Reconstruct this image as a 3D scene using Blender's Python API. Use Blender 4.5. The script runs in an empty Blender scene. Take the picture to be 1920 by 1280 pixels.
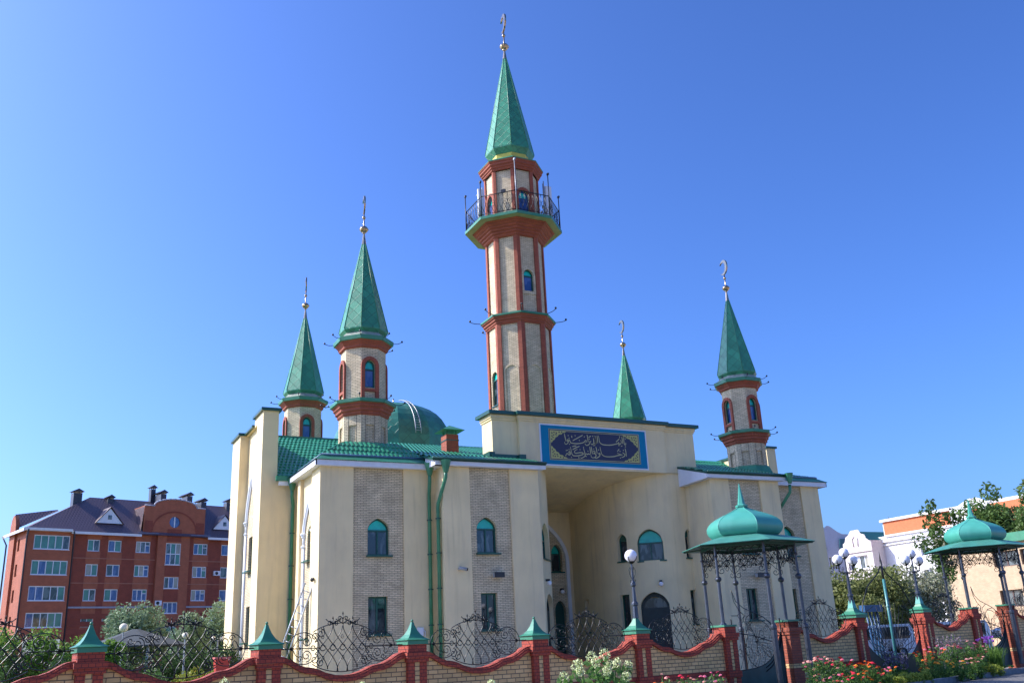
import bpy, math, random
from math import sin, cos, pi, radians, sqrt
from mathutils import Vector, Matrix
from mathutils.geometry import tessellate_polygon
C = bpy.context.scene
col = C.collection

# ---------------------------------------------------------------- camera, sky, sun
YAW, PITCH, ROLL = 0.474, 0.3197, -0.0482
f0 = Vector((sin(YAW), cos(YAW), 0)); r0 = Vector((cos(YAW), -sin(YAW), 0)); u0 = Vector((0, 0, 1))
fw = f0*cos(PITCH) + u0*sin(PITCH); up = u0*cos(PITCH) - f0*sin(PITCH)
rt = r0*cos(ROLL) + up*sin(ROLL); uu = up*cos(ROLL) - r0*sin(ROLL)
cd = bpy.data.cameras.new('camera'); cam = bpy.data.objects.new('camera', cd); col.objects.link(cam)
cd.sensor_width = 36; cd.sensor_fit = 'HORIZONTAL'; cd.lens = 1750/1920*36; cd.clip_start = 0.1; cd.clip_end = 5000
M = Matrix((rt, uu, -fw)).transposed().to_4x4(); M.translation = (0, 0, 1.5); cam.matrix_world = M
C.camera = cam

SUN_EL, SUN_AZ = radians(38), radians(122)      # azimuth counted from -Y (street side) towards -X (left)
sd = Vector((-sin(SUN_AZ)*cos(SUN_EL), -cos(SUN_AZ)*cos(SUN_EL), sin(SUN_EL)))
w = bpy.data.worlds.new('World'); C.world = w; w.use_nodes = True
nt = w.node_tree; bg = nt.nodes['Background']; bg.inputs[1].default_value = 0.125
sky = nt.nodes.new('ShaderNodeTexSky'); sky.sky_type = 'NISHITA'; sky.sun_disc = False
sky.sun_elevation = SUN_EL; sky.sun_rotation = math.atan2(sd.x, sd.y)
sky.air_density = 1.0; sky.dust_density = 2.5; sky.ozone_density = 10.0
gm = nt.nodes.new('ShaderNodeGamma'); gm.inputs[1].default_value = 1.3; nt.links.new(sky.outputs[0], gm.inputs[0])
ti = nt.nodes.new('ShaderNodeMix'); ti.data_type = 'RGBA'; ti.blend_type = 'MULTIPLY'; ti.inputs[0].default_value = 1; ti.inputs[7].default_value = (1.06, 1.04, 1.15, 1)
nt.links.new(gm.outputs[0], ti.inputs[6]); nt.links.new(ti.outputs[2], bg.inputs[0])
sl = bpy.data.lights.new('sun', 'SUN'); sl.energy = 4.8; sl.angle = radians(0.5); sl.color = (1.0, 0.94, 0.83)
so = bpy.data.objects.new('sun', sl); col.objects.link(so); so.rotation_euler = sd.to_track_quat('Z', 'Y').to_euler()
so.location = (-30, 20, 60)
C.view_settings.view_transform = 'Standard'; C.view_settings.look = 'None'
C.view_settings.exposure = 0.4; C.view_settings.gamma = 1.0
random.seed(7)
R = random.random
def ru(a, b): return a + (b-a)*R()

# ---------------------------------------------------------------- helpers
ORG = {}
def tag(o, label=None, cat=None, group=None, kind=None):
    if label: o['label'] = label
    if cat: o['category'] = cat
    if group: o['group'] = group
    if kind: o['kind'] = kind
    return o
def empty(name, loc, label, cat, group=None):
    o = bpy.data.objects.new(name, None); col.objects.link(o); o.location = loc; o.empty_display_size = .2
    ORG[o] = Vector(loc); return tag(o, label, cat, group)
I4 = Matrix.Identity(4)
def frame(o, ang=0.0):
    """local x runs along the wall to the right seen from outside, local y runs into the wall"""
    return Matrix.Translation(Vector(o)) @ Matrix.Rotation(ang, 4, 'Z')
class MB:
    def __init__(s, T=None): s.v = []; s.f = []; s.m = []; s.s = []; s.T = T or I4
    def add(s, vs, fs, mat=0, smooth=False):
        b = len(s.v); s.v += [s.T @ Vector(p) for p in vs]
        for f in fs: s.f.append([b+i for i in f]); s.m.append(mat); s.s.append(smooth)
    def quad(s, a, b, c, d, mat=0): s.add([a, b, c, d], [(0, 1, 2, 3)], mat)
    def box(s, x0, x1, y0, y1, z0, z1, mat=0):
        s.add([(x0,y0,z0),(x1,y0,z0),(x1,y1,z0),(x0,y1,z0),(x0,y0,z1),(x1,y0,z1),(x1,y1,z1),(x0,y1,z1)],
              [(0,3,2,1),(4,5,6,7),(0,1,5,4),(1,2,6,5),(2,3,7,6),(3,0,4,7)], mat)
    def prism(s, pts, y0, y1, mat=0, side=None, smooth=False):
        """polygon in (x,z), extruded from y0 to y1"""
        n = len(pts); ar = sum(pts[i][0]*pts[(i+1)%n][1]-pts[(i+1)%n][0]*pts[i][1] for i in range(n))
        if ar < 0: pts = pts[::-1]
        vs = [(x,y0,z) for x,z in pts]+[(x,y1,z) for x,z in pts]
        tr = tessellate_polygon([[Vector((x,z,0)) for x,z in pts]])
        fs = []
        for t in tr:
            a = sum(pts[t[i]][0]*pts[t[(i+1)%3]][1]-pts[t[(i+1)%3]][0]*pts[t[i]][1] for i in range(3))
            t = t if a > 0 else t[::-1]; fs.append(tuple(t)); fs.append(tuple(i+n for i in t[::-1]))
        s.add(vs, fs, mat)
        s.add(vs, [(i, i+n, (i+1)%n+n, (i+1)%n) for i in range(n)], mat if side is None else side, smooth)
    def slab(s, pts, z0, z1, mat=0):
        """polygon in (x,y), extruded in z"""
        n = len(pts); ar = sum(pts[i][0]*pts[(i+1)%n][1]-pts[(i+1)%n][0]*pts[i][1] for i in range(n))
        if ar < 0: pts = pts[::-1]
        vs = [(x,y,z0) for x,y in pts]+[(x,y,z1) for x,y in pts]
        tr = tessellate_polygon([[Vector((x,y,0)) for x,y in pts]]); fs = []
        for t in tr:
            a = sum(pts[t[i]][0]*pts[t[(i+1)%3]][1]-pts[t[(i+1)%3]][0]*pts[t[i]][1] for i in range(3))
            t = t if a > 0 else t[::-1]; fs.append(tuple(i+n for i in t)); fs.append(tuple(t[::-1]))
        fs += [(i, (i+1)%n, (i+1)%n+n, i+n) for i in range(n)]
        s.add(vs, fs, mat)
    def wall(s, outer, holes=(), rev=0.2, y=0.0, mat=0, revmat=None):
        """flat wall face in (x,z) at depth y with openings whose reveals run rev deeper"""
        loops = [outer]+list(holes); flat = [p for l in loops for p in l]
        tr = tessellate_polygon([[Vector((x,z,0)) for x,z in l] for l in loops]); fs = []
        for t in tr:
            a = sum(flat[t[i]][0]*flat[t[(i+1)%3]][1]-flat[t[(i+1)%3]][0]*flat[t[i]][1] for i in range(3))
            if abs(a) > 1e-9: fs.append(tuple(t) if a > 0 else tuple(t[::-1]))
        s.add([(x,y,z) for x,z in flat], fs, mat)
        for h in holes:
            n = len(h); ar = sum(h[i][0]*h[(i+1)%n][1]-h[(i+1)%n][0]*h[i][1] for i in range(n))
            if ar < 0: h = h[::-1]
            s.add([(x,y,z) for x,z in h]+[(x,y+rev,z) for x,z in h], [(i,(i+1)%n,(i+1)%n+n,i+n) for i in range(n)], mat if revmat is None else revmat)
    def rings(s, prof, n=8, c=(0,0), rot=pi/8, mat=0, smooth=False, cap=True, a0=0, a1=None):
        vs = []
        for r, z in prof: vs += [(c[0]+r*sin(rot+2*pi*i/n), c[1]-r*cos(rot+2*pi*i/n), z) for i in range(n)]
        k = len(prof); fs = [(j*n+i, j*n+(i+1)%n, (j+1)*n+(i+1)%n, (j+1)*n+i) for j in range(k-1) for i in range(n)]
        s.add(vs, fs, mat, smooth)
        if cap:
            b = len(s.v)-k*n
            s.f.append([b+i for i in range(n)][::-1]); s.m.append(mat); s.s.append(False)
            s.f.append([b+(k-1)*n+i for i in range(n)]); s.m.append(mat); s.s.append(False)
    def tube(s, pts, r, n=5, mat=0, closed=False, taper=None):
        pts = [Vector(p) for p in pts]; k = len(pts)
        if k < 2: return
        nrm = None; vs = []
        for i, p in enumerate(pts):
            a = pts[i-1] if (i > 0 or closed) else p; b = pts[(i+1) % k] if (i < k-1 or closed) else p
            t = (b-a)
            if t.length < 1e-9: t = Vector((0,0,1))
            t.normalize()
            if nrm is None:
                nrm = t.cross(Vector((0,0,1)))
                if nrm.length < .1: nrm = t.cross(Vector((1,0,0)))
            nrm = nrm - t*nrm.dot(t)
            if nrm.length < 1e-6: nrm = t.orthogonal()
            nrm.normalize(); bi = t.cross(nrm); rr = r if taper is None else r*(1+(taper-1)*i/(k-1))
            vs += [p+(nrm*cos(2*pi*j/n)+bi*sin(2*pi*j/n))*rr for j in range(n)]
        m = k if closed else k-1
        fs = [(i*n+j, i*n+(j+1)%n, ((i+1)%k)*n+(j+1)%n, ((i+1)%k)*n+j) for i in range(m) for j in range(n)]
        if not closed: fs += [tuple(range(n))[::-1], tuple((k-1)*n+j for j in range(n))]
        s.add(vs, fs, mat, True)
    def ball(s, c, r, nu=12, nv=8, mat=0, sq=(1,1,1)):
        vs = [(c[0], c[1], c[2]-r*sq[2])]
        for j in range(1, nv):
            t = pi*j/nv
            vs += [(c[0]+r*sq[0]*sin(t)*cos(2*pi*i/nu), c[1]+r*sq[1]*sin(t)*sin(2*pi*i/nu), c[2]-r*sq[2]*cos(t)) for i in range(nu)]
        vs.append((c[0], c[1], c[2]+r*sq[2])); L = len(vs)-1
        fs = [(0, 1+(i+1)%nu, 1+i) for i in range(nu)]
        fs += [(1+j*nu+i, 1+j*nu+(i+1)%nu, 1+(j+1)*nu+(i+1)%nu, 1+(j+1)*nu+i) for j in range(nv-2) for i in range(nu)]
        fs += [(L, 1+(nv-2)*nu+i, 1+(nv-2)*nu+(i+1)%nu) for i in range(nu)]
        s.add(vs, fs, mat, True)
    def ribbon(s, pts, wd, y, mat=0):
        """flat pen stroke in the (x,z) plane at depth y, width list or number"""
        k = len(pts); vs = []
        for i in range(k):
            a = pts[max(0, i-1)]; b = pts[min(k-1, i+1)]; dx, dz = b[0]-a[0], b[1]-a[1]; l = math.hypot(dx, dz) or 1
            ww = wd*(.55+.45*sin(pi*(i+.5)/k)); nx, nz = -dz/l*ww, dx/l*ww
            vs += [(pts[i][0]+nx, y, pts[i][1]+nz), (pts[i][0]-nx, y, pts[i][1]-nz)]
        s.add(vs, [(2*i, 2*i+1, 2*i+3, 2*i+2) for i in range(k-1)], mat)
    def tiles(s, A, B, Cc, D, w=.21, h=.36, amp=.035, mat=0):
        """pressed tile sheet over the quad A,B (eave) C,D (ridge): barrel waves across, steps up the slope"""
        A, B, Cc, D = (Vector(p) for p in (A, B, Cc, D)); n = (B-A).cross(D-A).normalized()
        if n.z < 0: n = -n
        U = (B-A).normalized(); W = n.cross(U); 
        if W.dot(D-A) < 0: W = -W
        dx, cx, H = (D-A).dot(U), (Cc-A).dot(U), (D-A).dot(W); L = (B-A).length; rows = max(1, round(H/h)); hh = H/rows
        k = 5; u0 = min(0, dx); u1 = max(L, cx); nu = int((u1-u0)/w*k)+2; vs = []; 
        for r in range(rows):
            for f_, st in ((0, 1.0), (.5, .5), (.985, .0)):
                v = (r+f_)*hh; a = dx*v/H; b = L+(cx-L)*v/H
                for i in range(nu):
                    u = u0+i*w/k; uc = min(max(u, a), b); ph = (uc/w+(.5 if r % 2 else 0))
                    z = amp*abs(sin(pi*ph))+.030*st - (.012 if f_ == 0 else 0)*(1-abs(sin(pi*ph)))
                    vs.append(A+U*uc+W*v+n*z)
        fs = [(j*nu+i, j*nu+i+1, (j+1)*nu+i+1, (j+1)*nu+i) for j in range(rows*3-1) for i in range(nu-1)]
        fs = [f for f in fs if (vs[f[0]]-vs[f[1]]).length > 1e-5 or (vs[f[2]]-vs[f[3]]).length > 1e-5]
        s.add(vs, fs, mat, False)
    def build(s, name, mats, parent=None, origin=None, label=None, T=None):
        if name in ('wall','parapet_cap','gold_corner_ornament','verge_board','gutter','fascia','eave_soffit','cornice','roof','flashing','string_course','mansard_roof','dark_brick_panel','attic_panel','portal_wall','sheet_panel','coping','ledge','pipe_clamp','side_window','step','base','radio_units') and parent:
            g = s.groups()
            if 1 < len(g) <= 8:
                first = None
                for sub in g:
                    o = sub.build_one(name, mats, parent, origin, label); first = first or o
                return first
        return s.build_one(name, mats, parent, origin, label)
    def groups(s, tol=.15):
        """split into pieces that stand apart from one another"""
        n = len(s.v); par = list(range(n))
        def find(i):
            while par[i] != i: par[i] = par[par[i]]; i = par[i]
            return i
        for f in s.f:
            a = find(f[0])
            for i in f[1:]: par[find(i)] = a
        comp = {}
        for k, f in enumerate(s.f): comp.setdefault(find(f[0]), []).append(k)
        if len(comp) > 900: return [s]
        bb = []
        for r, fs in comp.items():
            P = [s.v[i] for k in fs for i in s.f[k]]; bb.append([[min(p[j] for p in P)-tol/2 for j in range(3)], [max(p[j] for p in P)+tol/2 for j in range(3)], list(fs)])
        ch = True
        while ch:
            ch = False; out = []
            for b in bb:
                for o in out:
                    if all(b[0][j] <= o[1][j] and o[0][j] <= b[1][j] for j in range(3)):
                        o[0] = [min(o[0][j], b[0][j]) for j in range(3)]; o[1] = [max(o[1][j], b[1][j]) for j in range(3)]; o[2] += b[2]; ch = True; break
                else: out.append(b)
            bb = out
        if len(bb) < 2: return [s]
        res = []
        for _, _, fs in bb:
            m = MB(); mp = {}
            for k in fs:
                idx = []
                for i in s.f[k]:
                    if i not in mp: mp[i] = len(m.v); m.v.append(s.v[i])
                    idx.append(mp[i])
                m.f.append(idx); m.m.append(s.m[k]); m.s.append(s.s[k])
            res.append(m)
        return res
    def build_one(s, name, mats, parent=None, origin=None, label=None, T=None):
        po = ORG[parent] if parent else Vector((0,0,0)); o3 = Vector(origin) if origin is not None else po
        me = bpy.data.meshes.new(name); me.from_pydata([v-o3 for v in s.v], [], s.f)
        mats = mats if isinstance(mats, (list, tuple)) else [mats]
        for m in mats: me.materials.append(m)
        me.polygons.foreach_set('material_index', s.m); me.polygons.foreach_set('use_smooth', s.s)
        uv = me.uv_layers.new(name='UVMap').data; V = s.v; li = 0
        for f in s.f:
            nx = ny = nz = 0.0; n = len(f)
            for i in range(n):
                a = V[f[i]]; b = V[f[(i+1) % n]]
                nx += (a.y-b.y)*(a.z+b.z); ny += (a.z-b.z)*(a.x+b.x); nz += (a.x-b.x)*(a.y+b.y)
            l = sqrt(nx*nx+ny*ny+nz*nz) or 1; nx/=l; ny/=l; nz/=l
            h = math.hypot(nx, ny)
            if h > .02:
                tx, ty = -ny/h, nx/h; bx, by, bz = -nz*tx*0 + ty*0, 0, 0
                bv = (ny*0-nz*ty, nz*tx-nx*0, nx*ty-ny*tx)
                for i in f:
                    p = V[i]; uv[li].uv = (p.x*tx+p.y*ty, p.x*bv[0]+p.y*bv[1]+p.z*bv[2]); li += 1
            else:
                for i in f: p = V[i]; uv[li].uv = (p.x, p.y); li += 1
        me.update(); o = bpy.data.objects.new(name, me); col.objects.link(o)
        if parent: o.parent = parent
        o.location = o3-po; ORG[o] = o3
        if label: o['label'] = label
        return o
def copy_part(o, parent, delta):
    c = o.copy(); col.objects.link(c); c.parent = parent; ORG[c] = ORG[o]+delta
    c.location = ORG[c]-ORG[parent]
    for ch in o.children: copy_part(ch, c, delta)
    return c
def copy_thing(o, loc, label, rz=0.0):
    c = o.copy(); col.objects.link(c); c.location = loc; c.rotation_euler = (0,0,rz); c['label'] = label; ORG[c] = Vector(loc)
    def rec(a, b):
        for ch in list(a.children):
            d = ch.copy(); col.objects.link(d); d.parent = b; rec(ch, d)
    rec(o, c); return c
def arch(x0, x1, z0, zs, h, tip=0.0, n=8):
    """window outline: rectangle up to spring line zs with an arch of height h, counter-clockwise from lower left"""
    cx, hw = (x0+x1)/2, (x1-x0)/2
    pts = [(x0, z0), (x1, z0)]
    for i in range(2*n+1):
        a = pi*i/(2*n); c = cos(a); pts.append((cx+hw*c, zs+h*sin(a)+tip*(1-abs(c))**1.6*1.0))
    return pts
def rect(x0, x1, z0, z1): return [(x0,z0),(x1,z0),(x1,z1),(x0,z1)]
def spiral(cx, cz, r, a0, turns, n=14, shrink=.25, sgn=1):
    return [(cx+r*(1-(1-shrink)*i/n)*cos(a0+sgn*2*pi*turns*i/n), cz+r*(1-(1-shrink)*i/n)*sin(a0+sgn*2*pi*turns*i/n)) for i in range(n+1)]

# ---------------------------------------------------------------- materials
def new(name):
    m = bpy.data.materials.new(name); m.use_nodes = True; t = m.node_tree; return m, t, t.nodes['Principled BSDF']
def mk(name, base, rough=.6, metal=0.0, var=.12, scale=3.0, bump=0.0, bscale=60.0, dirt=None, spec=.5, coat=0.0, alpha=None, streak=0.0, patches=None):
    m, t, p = new(name); N, L = t.nodes, t.links
    p.inputs['Roughness'].default_value = rough; p.inputs['Metallic'].default_value = metal
    p.inputs['Specular IOR Level'].default_value = spec
    if coat: p.inputs['Coat Weight'].default_value = coat
    tc = N.new('ShaderNodeTexCoord'); no = N.new('ShaderNodeTexNoise'); no.inputs['Scale'].default_value = scale; no.inputs['Detail'].default_value = 5
    L.new(tc.outputs['Object'], no.inputs['Vector'])
    mr = N.new('ShaderNodeMapRange'); mr.inputs[1].default_value = .3; mr.inputs[2].default_value = .7
    mr.inputs[3].default_value = 1-var; mr.inputs[4].default_value = 1+var; L.new(no.outputs[0], mr.inputs[0])
    mx = N.new('ShaderNodeMix'); mx.data_type = 'RGBA'; mx.blend_type = 'MULTIPLY'; mx.inputs[0].default_value = 1
    mx.inputs[6].default_value = (*base, 1); L.new(mr.outputs[0], mx.inputs[7]); out = mx.outputs[2]
    if dirt:
        n2 = N.new('ShaderNodeTexNoise'); n2.inputs['Scale'].default_value = .6; n2.inputs['Detail'].default_value = 8; n2.inputs['Roughness'].default_value = .65
        mp = N.new('ShaderNodeMapping'); mp.inputs['Scale'].default_value = (1.6, 1.6, .35); L.new(tc.outputs['Object'], mp.inputs[0]); L.new(mp.outputs[0], n2.inputs['Vector'])
        r2 = N.new('ShaderNodeMapRange'); r2.inputs[1].default_value = .48; r2.inputs[2].default_value = .72; r2.inputs[4].default_value = dirt[3]; L.new(n2.outputs[0], r2.inputs[0])
        m2 = N.new('ShaderNodeMix'); m2.data_type = 'RGBA'; L.new(r2.outputs[0], m2.inputs[0]); L.new(out, m2.inputs[6]); m2.inputs[7].default_value = (*dirt[:3], 1); out = m2.outputs[2]
    if streak:      # rain streaks: thin, vertical, broken up by a broad mask
        n3 = N.new('ShaderNodeTexNoise'); n3.inputs['Scale'].default_value = 1.0; n3.inputs['Detail'].default_value = 6; mp3 = N.new('ShaderNodeMapping'); mp3.inputs['Scale'].default_value = (4.5, 4.5, .28)
        L.new(tc.outputs['Object'], mp3.inputs[0]); L.new(mp3.outputs[0], n3.inputs['Vector']); r3 = N.new('ShaderNodeMapRange'); r3.inputs[1].default_value = .56; r3.inputs[2].default_value = .80; r3.inputs[3].default_value = 1; r3.inputs[4].default_value = 1-streak*2; L.new(n3.outputs[0], r3.inputs[0])
        m3 = N.new('ShaderNodeMix'); m3.data_type = 'RGBA'; m3.blend_type = 'MULTIPLY'; m3.inputs[0].default_value = 1; L.new(out, m3.inputs[6]); L.new(r3.outputs[0], m3.inputs[7]); out = m3.outputs[2]
    if patches:     # curtains and blinds standing behind the glass
        n4 = N.new('ShaderNodeTexNoise'); n4.inputs['Scale'].default_value = 1.0; n4.inputs['Detail'].default_value = 3; n4.inputs['Distortion'].default_value = .6; mp4 = N.new('ShaderNodeMapping'); mp4.inputs['Scale'].default_value = (2.6, 2.6, .9)
        L.new(tc.outputs['Object'], mp4.inputs[0]); L.new(mp4.outputs[0], n4.inputs['Vector']); r4 = N.new('ShaderNodeMapRange'); r4.inputs[1].default_value = .50; r4.inputs[2].default_value = .58; r4.inputs[4].default_value = patches[3]; L.new(n4.outputs[0], r4.inputs[0])
        m4 = N.new('ShaderNodeMix'); m4.data_type = 'RGBA'; L.new(r4.outputs[0], m4.inputs[0]); L.new(out, m4.inputs[6]); m4.inputs[7].default_value = (*patches[:3], 1); out = m4.outputs[2]
    L.new(out, p.inputs['Base Color'])
    if bump:
        nb = N.new('ShaderNodeTexNoise'); nb.inputs['Scale'].default_value = bscale; nb.inputs['Detail'].default_value = 4; L.new(tc.outputs['Object'], nb.inputs['Vector'])
        bp = N.new('ShaderNodeBump'); bp.inputs['Strength'].default_value = bump; bp.inputs['Distance'].default_value = .02; L.new(nb.outputs[0], bp.inputs['Height']); L.new(bp.outputs[0], p.inputs['Normal'])
    return m
def brick(name, c1, c2, mortar, bw=.26, bh=.075, ms=.010, rough=.8, bump=.5, patch=.12):
    m, t, p = new(name); N, L = t.nodes, t.links; p.inputs['Roughness'].default_value = rough
    uv = N.new('ShaderNodeUVMap'); br = N.new('ShaderNodeTexBrick'); br.inputs['Scale'].default_value = 1
    br.inputs['Brick Width'].default_value = bw; br.inputs['Row Height'].default_value = bh; br.inputs['Mortar Size'].default_value = ms
    br.inputs['Mortar Smooth'].default_value = .1; br.inputs['Bias'].default_value = 0.0
    br.inputs['Color1'].default_value = (*c1, 1); br.inputs['Color2'].default_value = (*c2, 1); br.inputs['Mortar'].default_value = (*mortar, 1)
    L.new(uv.outputs[0], br.inputs['Vector'])
    no = N.new('ShaderNodeTexNoise'); no.inputs['Scale'].default_value = 1.7; no.inputs['Detail'].default_value = 6
    tc = N.new('ShaderNodeTexCoord'); L.new(tc.outputs['Object'], no.inputs['Vector'])
    mr = N.new('ShaderNodeMapRange'); mr.inputs[1].default_value = .3; mr.inputs[2].default_value = .7; mr.inputs[3].default_value = 1-patch; mr.inputs[4].default_value = 1+patch
    L.new(no.outputs[0], mr.inputs[0])
    mx = N.new('ShaderNodeMix'); mx.data_type = 'RGBA'; mx.blend_type = 'MULTIPLY'; mx.inputs[0].default_value = 1
    L.new(br.outputs['Color'], mx.inputs[6]); L.new(mr.outputs[0], mx.inputs[7]); L.new(mx.outputs[2], p.inputs['Base Color'])
    iv = N.new('ShaderNodeMath'); iv.operation = 'SUBTRACT'; iv.inputs[0].default_value = 1; L.new(br.outputs['Fac'], iv.inputs[1])
    bp = N.new('ShaderNodeBump'); bp.inputs['Strength'].default_value = bump; bp.inputs['Distance'].default_value = .012; L.new(iv.outputs[0], bp.inputs['Height']); L.new(bp.outputs[0], p.inputs['Normal'])
    return m
def tile(name, base, w=.2, h=.32, rough=.35, depth=.05):
    """pressed metal roof tiles: rounded across, stepped along the slope"""
    m, t, p = new(name); N, L = t.nodes, t.links; p.inputs['Roughness'].default_value = rough
    uv = N.new('ShaderNodeUVMap'); sp = N.new('ShaderNodeSeparateXYZ'); L.new(uv.outputs[0], sp.inputs[0])
    def M_(op, a, b=None):
        n = N.new('ShaderNodeMath'); n.operation = op
        for i, x in enumerate((a, b)):
            if x is None: continue
            if isinstance(x, (int, float)): n.inputs[i].default_value = x
            else: L.new(x, n.inputs[i])
        return n.outputs[0]
    v = M_('DIVIDE', sp.outputs[1], h); row = M_('FLOOR', v); fr = M_('FRACT', v)
    sh = M_('MULTIPLY', M_('MODULO', row, 2.0), .5)
    u = M_('FRACT', M_('ADD', M_('DIVIDE', sp.outputs[0], w), sh)); b = M_('ABSOLUTE', M_('SINE', M_('MULTIPLY', u, pi)))
    ht = M_('ADD', M_('MULTIPLY', b, .5), M_('MULTIPLY', M_('SUBTRACT', 1.0, fr), .8))
    bp = N.new('ShaderNodeBump'); bp.inputs['Strength'].default_value = 1; bp.inputs['Distance'].default_value = depth
    L.new(ht, bp.inputs['Height']); L.new(bp.outputs[0], p.inputs['Normal'])
    no = N.new('ShaderNodeTexNoise'); no.inputs['Scale'].default_value = 5; L.new(uv.outputs[0], no.inputs['Vector'])
    mr = N.new('ShaderNodeMapRange'); mr.inputs[3].default_value = .7; mr.inputs[4].default_value = 1.3; L.new(no.outputs[0], mr.inputs[0])
    mx = N.new('ShaderNodeMix'); mx.data_type = 'RGBA'; mx.blend_type = 'MULTIPLY'; mx.inputs[0].default_value = 1; mx.inputs[6].default_value = (*base, 1)
    L.new(mr.outputs[0], mx.inputs[7]); L.new(mx.outputs[2], p.inputs['Base Color'])
    return m
def scales(name, base, size=.42, rough=.4, seam=.55):
    """sheet-metal cladding laid as diamonds with folded seams"""
    m, t, p = new(name); N, L = t.nodes, t.links; p.inputs['Roughness'].default_value = rough
    uv = N.new('ShaderNodeUVMap'); mp = N.new('ShaderNodeMapping'); mp.inputs['Rotation'].default_value = (0,0,radians(45)); mp.inputs['Scale'].default_value = (1,1,1)
    L.new(uv.outputs[0], mp.inputs[0]); br = N.new('ShaderNodeTexBrick'); br.offset = 0; br.inputs['Scale'].default_value = 1
    br.inputs['Brick Width'].default_value = size; br.inputs['Row Height'].default_value = size; br.inputs['Mortar Size'].default_value = .016; br.inputs['Mortar Smooth'].default_value = .6
    b1 = tuple(c*.88 for c in base); b2 = tuple(c*1.12 for c in base)
    br.inputs['Color1'].default_value = (*b1,1); br.inputs['Color2'].default_value = (*b2,1); br.inputs['Mortar'].default_value = (*[c*seam for c in base],1)
    L.new(mp.outputs[0], br.inputs['Vector'])
    no = N.new('ShaderNodeTexNoise'); no.inputs['Scale'].default_value = 1.3; no.inputs['Detail'].default_value = 6; L.new(uv.outputs[0], no.inputs['Vector'])
    mr = N.new('ShaderNodeMapRange'); mr.inputs[1].default_value=.3; mr.inputs[2].default_value=.7; mr.inputs[3].default_value = .8; mr.inputs[4].default_value = 1.2; L.new(no.outputs[0], mr.inputs[0])
    mx = N.new('ShaderNodeMix'); mx.data_type = 'RGBA'; mx.blend_type = 'MULTIPLY'; mx.inputs[0].default_value = 1; L.new(br.outputs[0], mx.inputs[6]); L.new(mr.outputs[0], mx.inputs[7])
    L.new(mx.outputs[2], p.inputs['Base Color'])
    ad = N.new('ShaderNodeMath'); ad.operation = 'MULTIPLY_ADD'; ad.inputs[1].default_value = .8; L.new(no.outputs[0], ad.inputs[0]); L.new(br.outputs['Fac'], ad.inputs[2])
    bp = N.new('ShaderNodeBump'); bp.inputs['Strength'].default_value = .6; bp.inputs['Distance'].default_value = .03; L.new(ad.outputs[0], bp.inputs['Height']); L.new(bp.outputs[0], p.inputs['Normal'])
    return m
def leafm(name, c1, c2, trans=.35, scale=2.2):
    m, t, p = new(name); N, L = t.nodes, t.links; p.inputs['Roughness'].default_value = .55; p.inputs['Specular IOR Level'].default_value = .3
    tc = N.new('ShaderNodeTexCoord'); no = N.new('ShaderNodeTexNoise'); no.inputs['Scale'].default_value = scale; no.inputs['Detail'].default_value = 8; L.new(tc.outputs['Object'], no.inputs['Vector'])
    cr = N.new('ShaderNodeMix'); cr.data_type = 'RGBA'; mr = N.new('ShaderNodeMapRange'); mr.inputs[1].default_value = .35; mr.inputs[2].default_value = .65; L.new(no.outputs[0], mr.inputs[0])
    L.new(mr.outputs[0], cr.inputs[0]); cr.inputs[6].default_value = (*c1,1); cr.inputs[7].default_value = (*c2,1); L.new(cr.outputs[2], p.inputs['Base Color'])
    tr = N.new('ShaderNodeBsdfTranslucent'); L.new(cr.outputs[2], tr.inputs[0]); ms = N.new('ShaderNodeMixShader'); ms.inputs[0].default_value = trans
    L.new(p.outputs[0], ms.inputs[1]); L.new(tr.outputs[0], ms.inputs[2]); L.new(ms.outputs[0], N['Material Output'].inputs[0])
    return m
PL = mk('cream_plaster', (.83,.665,.385), .85, var=.07, scale=.8, bump=.4, bscale=45, dirt=(.60,.49,.33,.55), streak=.09)
WB = brick('white_silicate_brick', (.76,.62,.40), (.60,.48,.30), (.26,.21,.14), ms=.011, patch=.18)
YB = brick('yellow_fence_brick', (.84,.53,.23), (.66,.41,.17), (.18,.12,.07), bw=.26, bh=.098, ms=.010)
RB = brick('red_facing_brick', (.40,.095,.045), (.31,.07,.035), (.17,.06,.04), ms=.008)
RBF = brick('red_painted_brick', (.46,.075,.035), (.36,.055,.03), (.16,.035,.025), bw=.12, bh=.075, ms=.008)
GM = mk('green_sheet_metal', (.04,.21,.11), .40, var=.2, scale=2, dirt=(.12,.27,.19,.45))
GD = mk('dark_green_metal', (.012,.075,.058), .35, var=.12)
GP = mk('green_frame_paint', (.010,.085,.06), .35, var=.1)
TQ = mk('turquoise_paint', (.06,.31,.235), .42, var=.12, scale=1.5, dirt=(.13,.40,.33,.5), spec=.5, bump=.12, bscale=5)
TQD = mk('turquoise_eave_sheet', (.05,.22,.17), .5, var=.15, scale=3, dirt=(.12,.22,.12,.4))
TILE = mk('green_tile_paint', (.037,.26,.14), .35, var=.22, scale=4)
TILE_ = tile('green_roof_tiles', (.035,.26,.16))
SPI = scales('green_spire_cladding', (.045,.25,.135))
DOM = scales('green_dome_cladding', (.035,.185,.125), size=.5)
WH = mk('white_fascia', (.72,.74,.80), .45, var=.05, dirt=(.5,.5,.5,.25))
WP = mk('white_arch_moulding', (.80,.82,.86), .5, var=.03)
IR = mk('black_wrought_iron', (.016,.018,.020), .35, metal=.5, var=.25, scale=9)
PST = mk('grey_iron_post', (.075,.085,.105), .32, metal=.55, var=.25, scale=6)
GLD = mk('gilded_bronze', (.50,.38,.24), .25, metal=1.0, var=.25, scale=8)
SLV = mk('polished_steel', (.62,.60,.56), .2, metal=1.0, var=.1)
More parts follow.
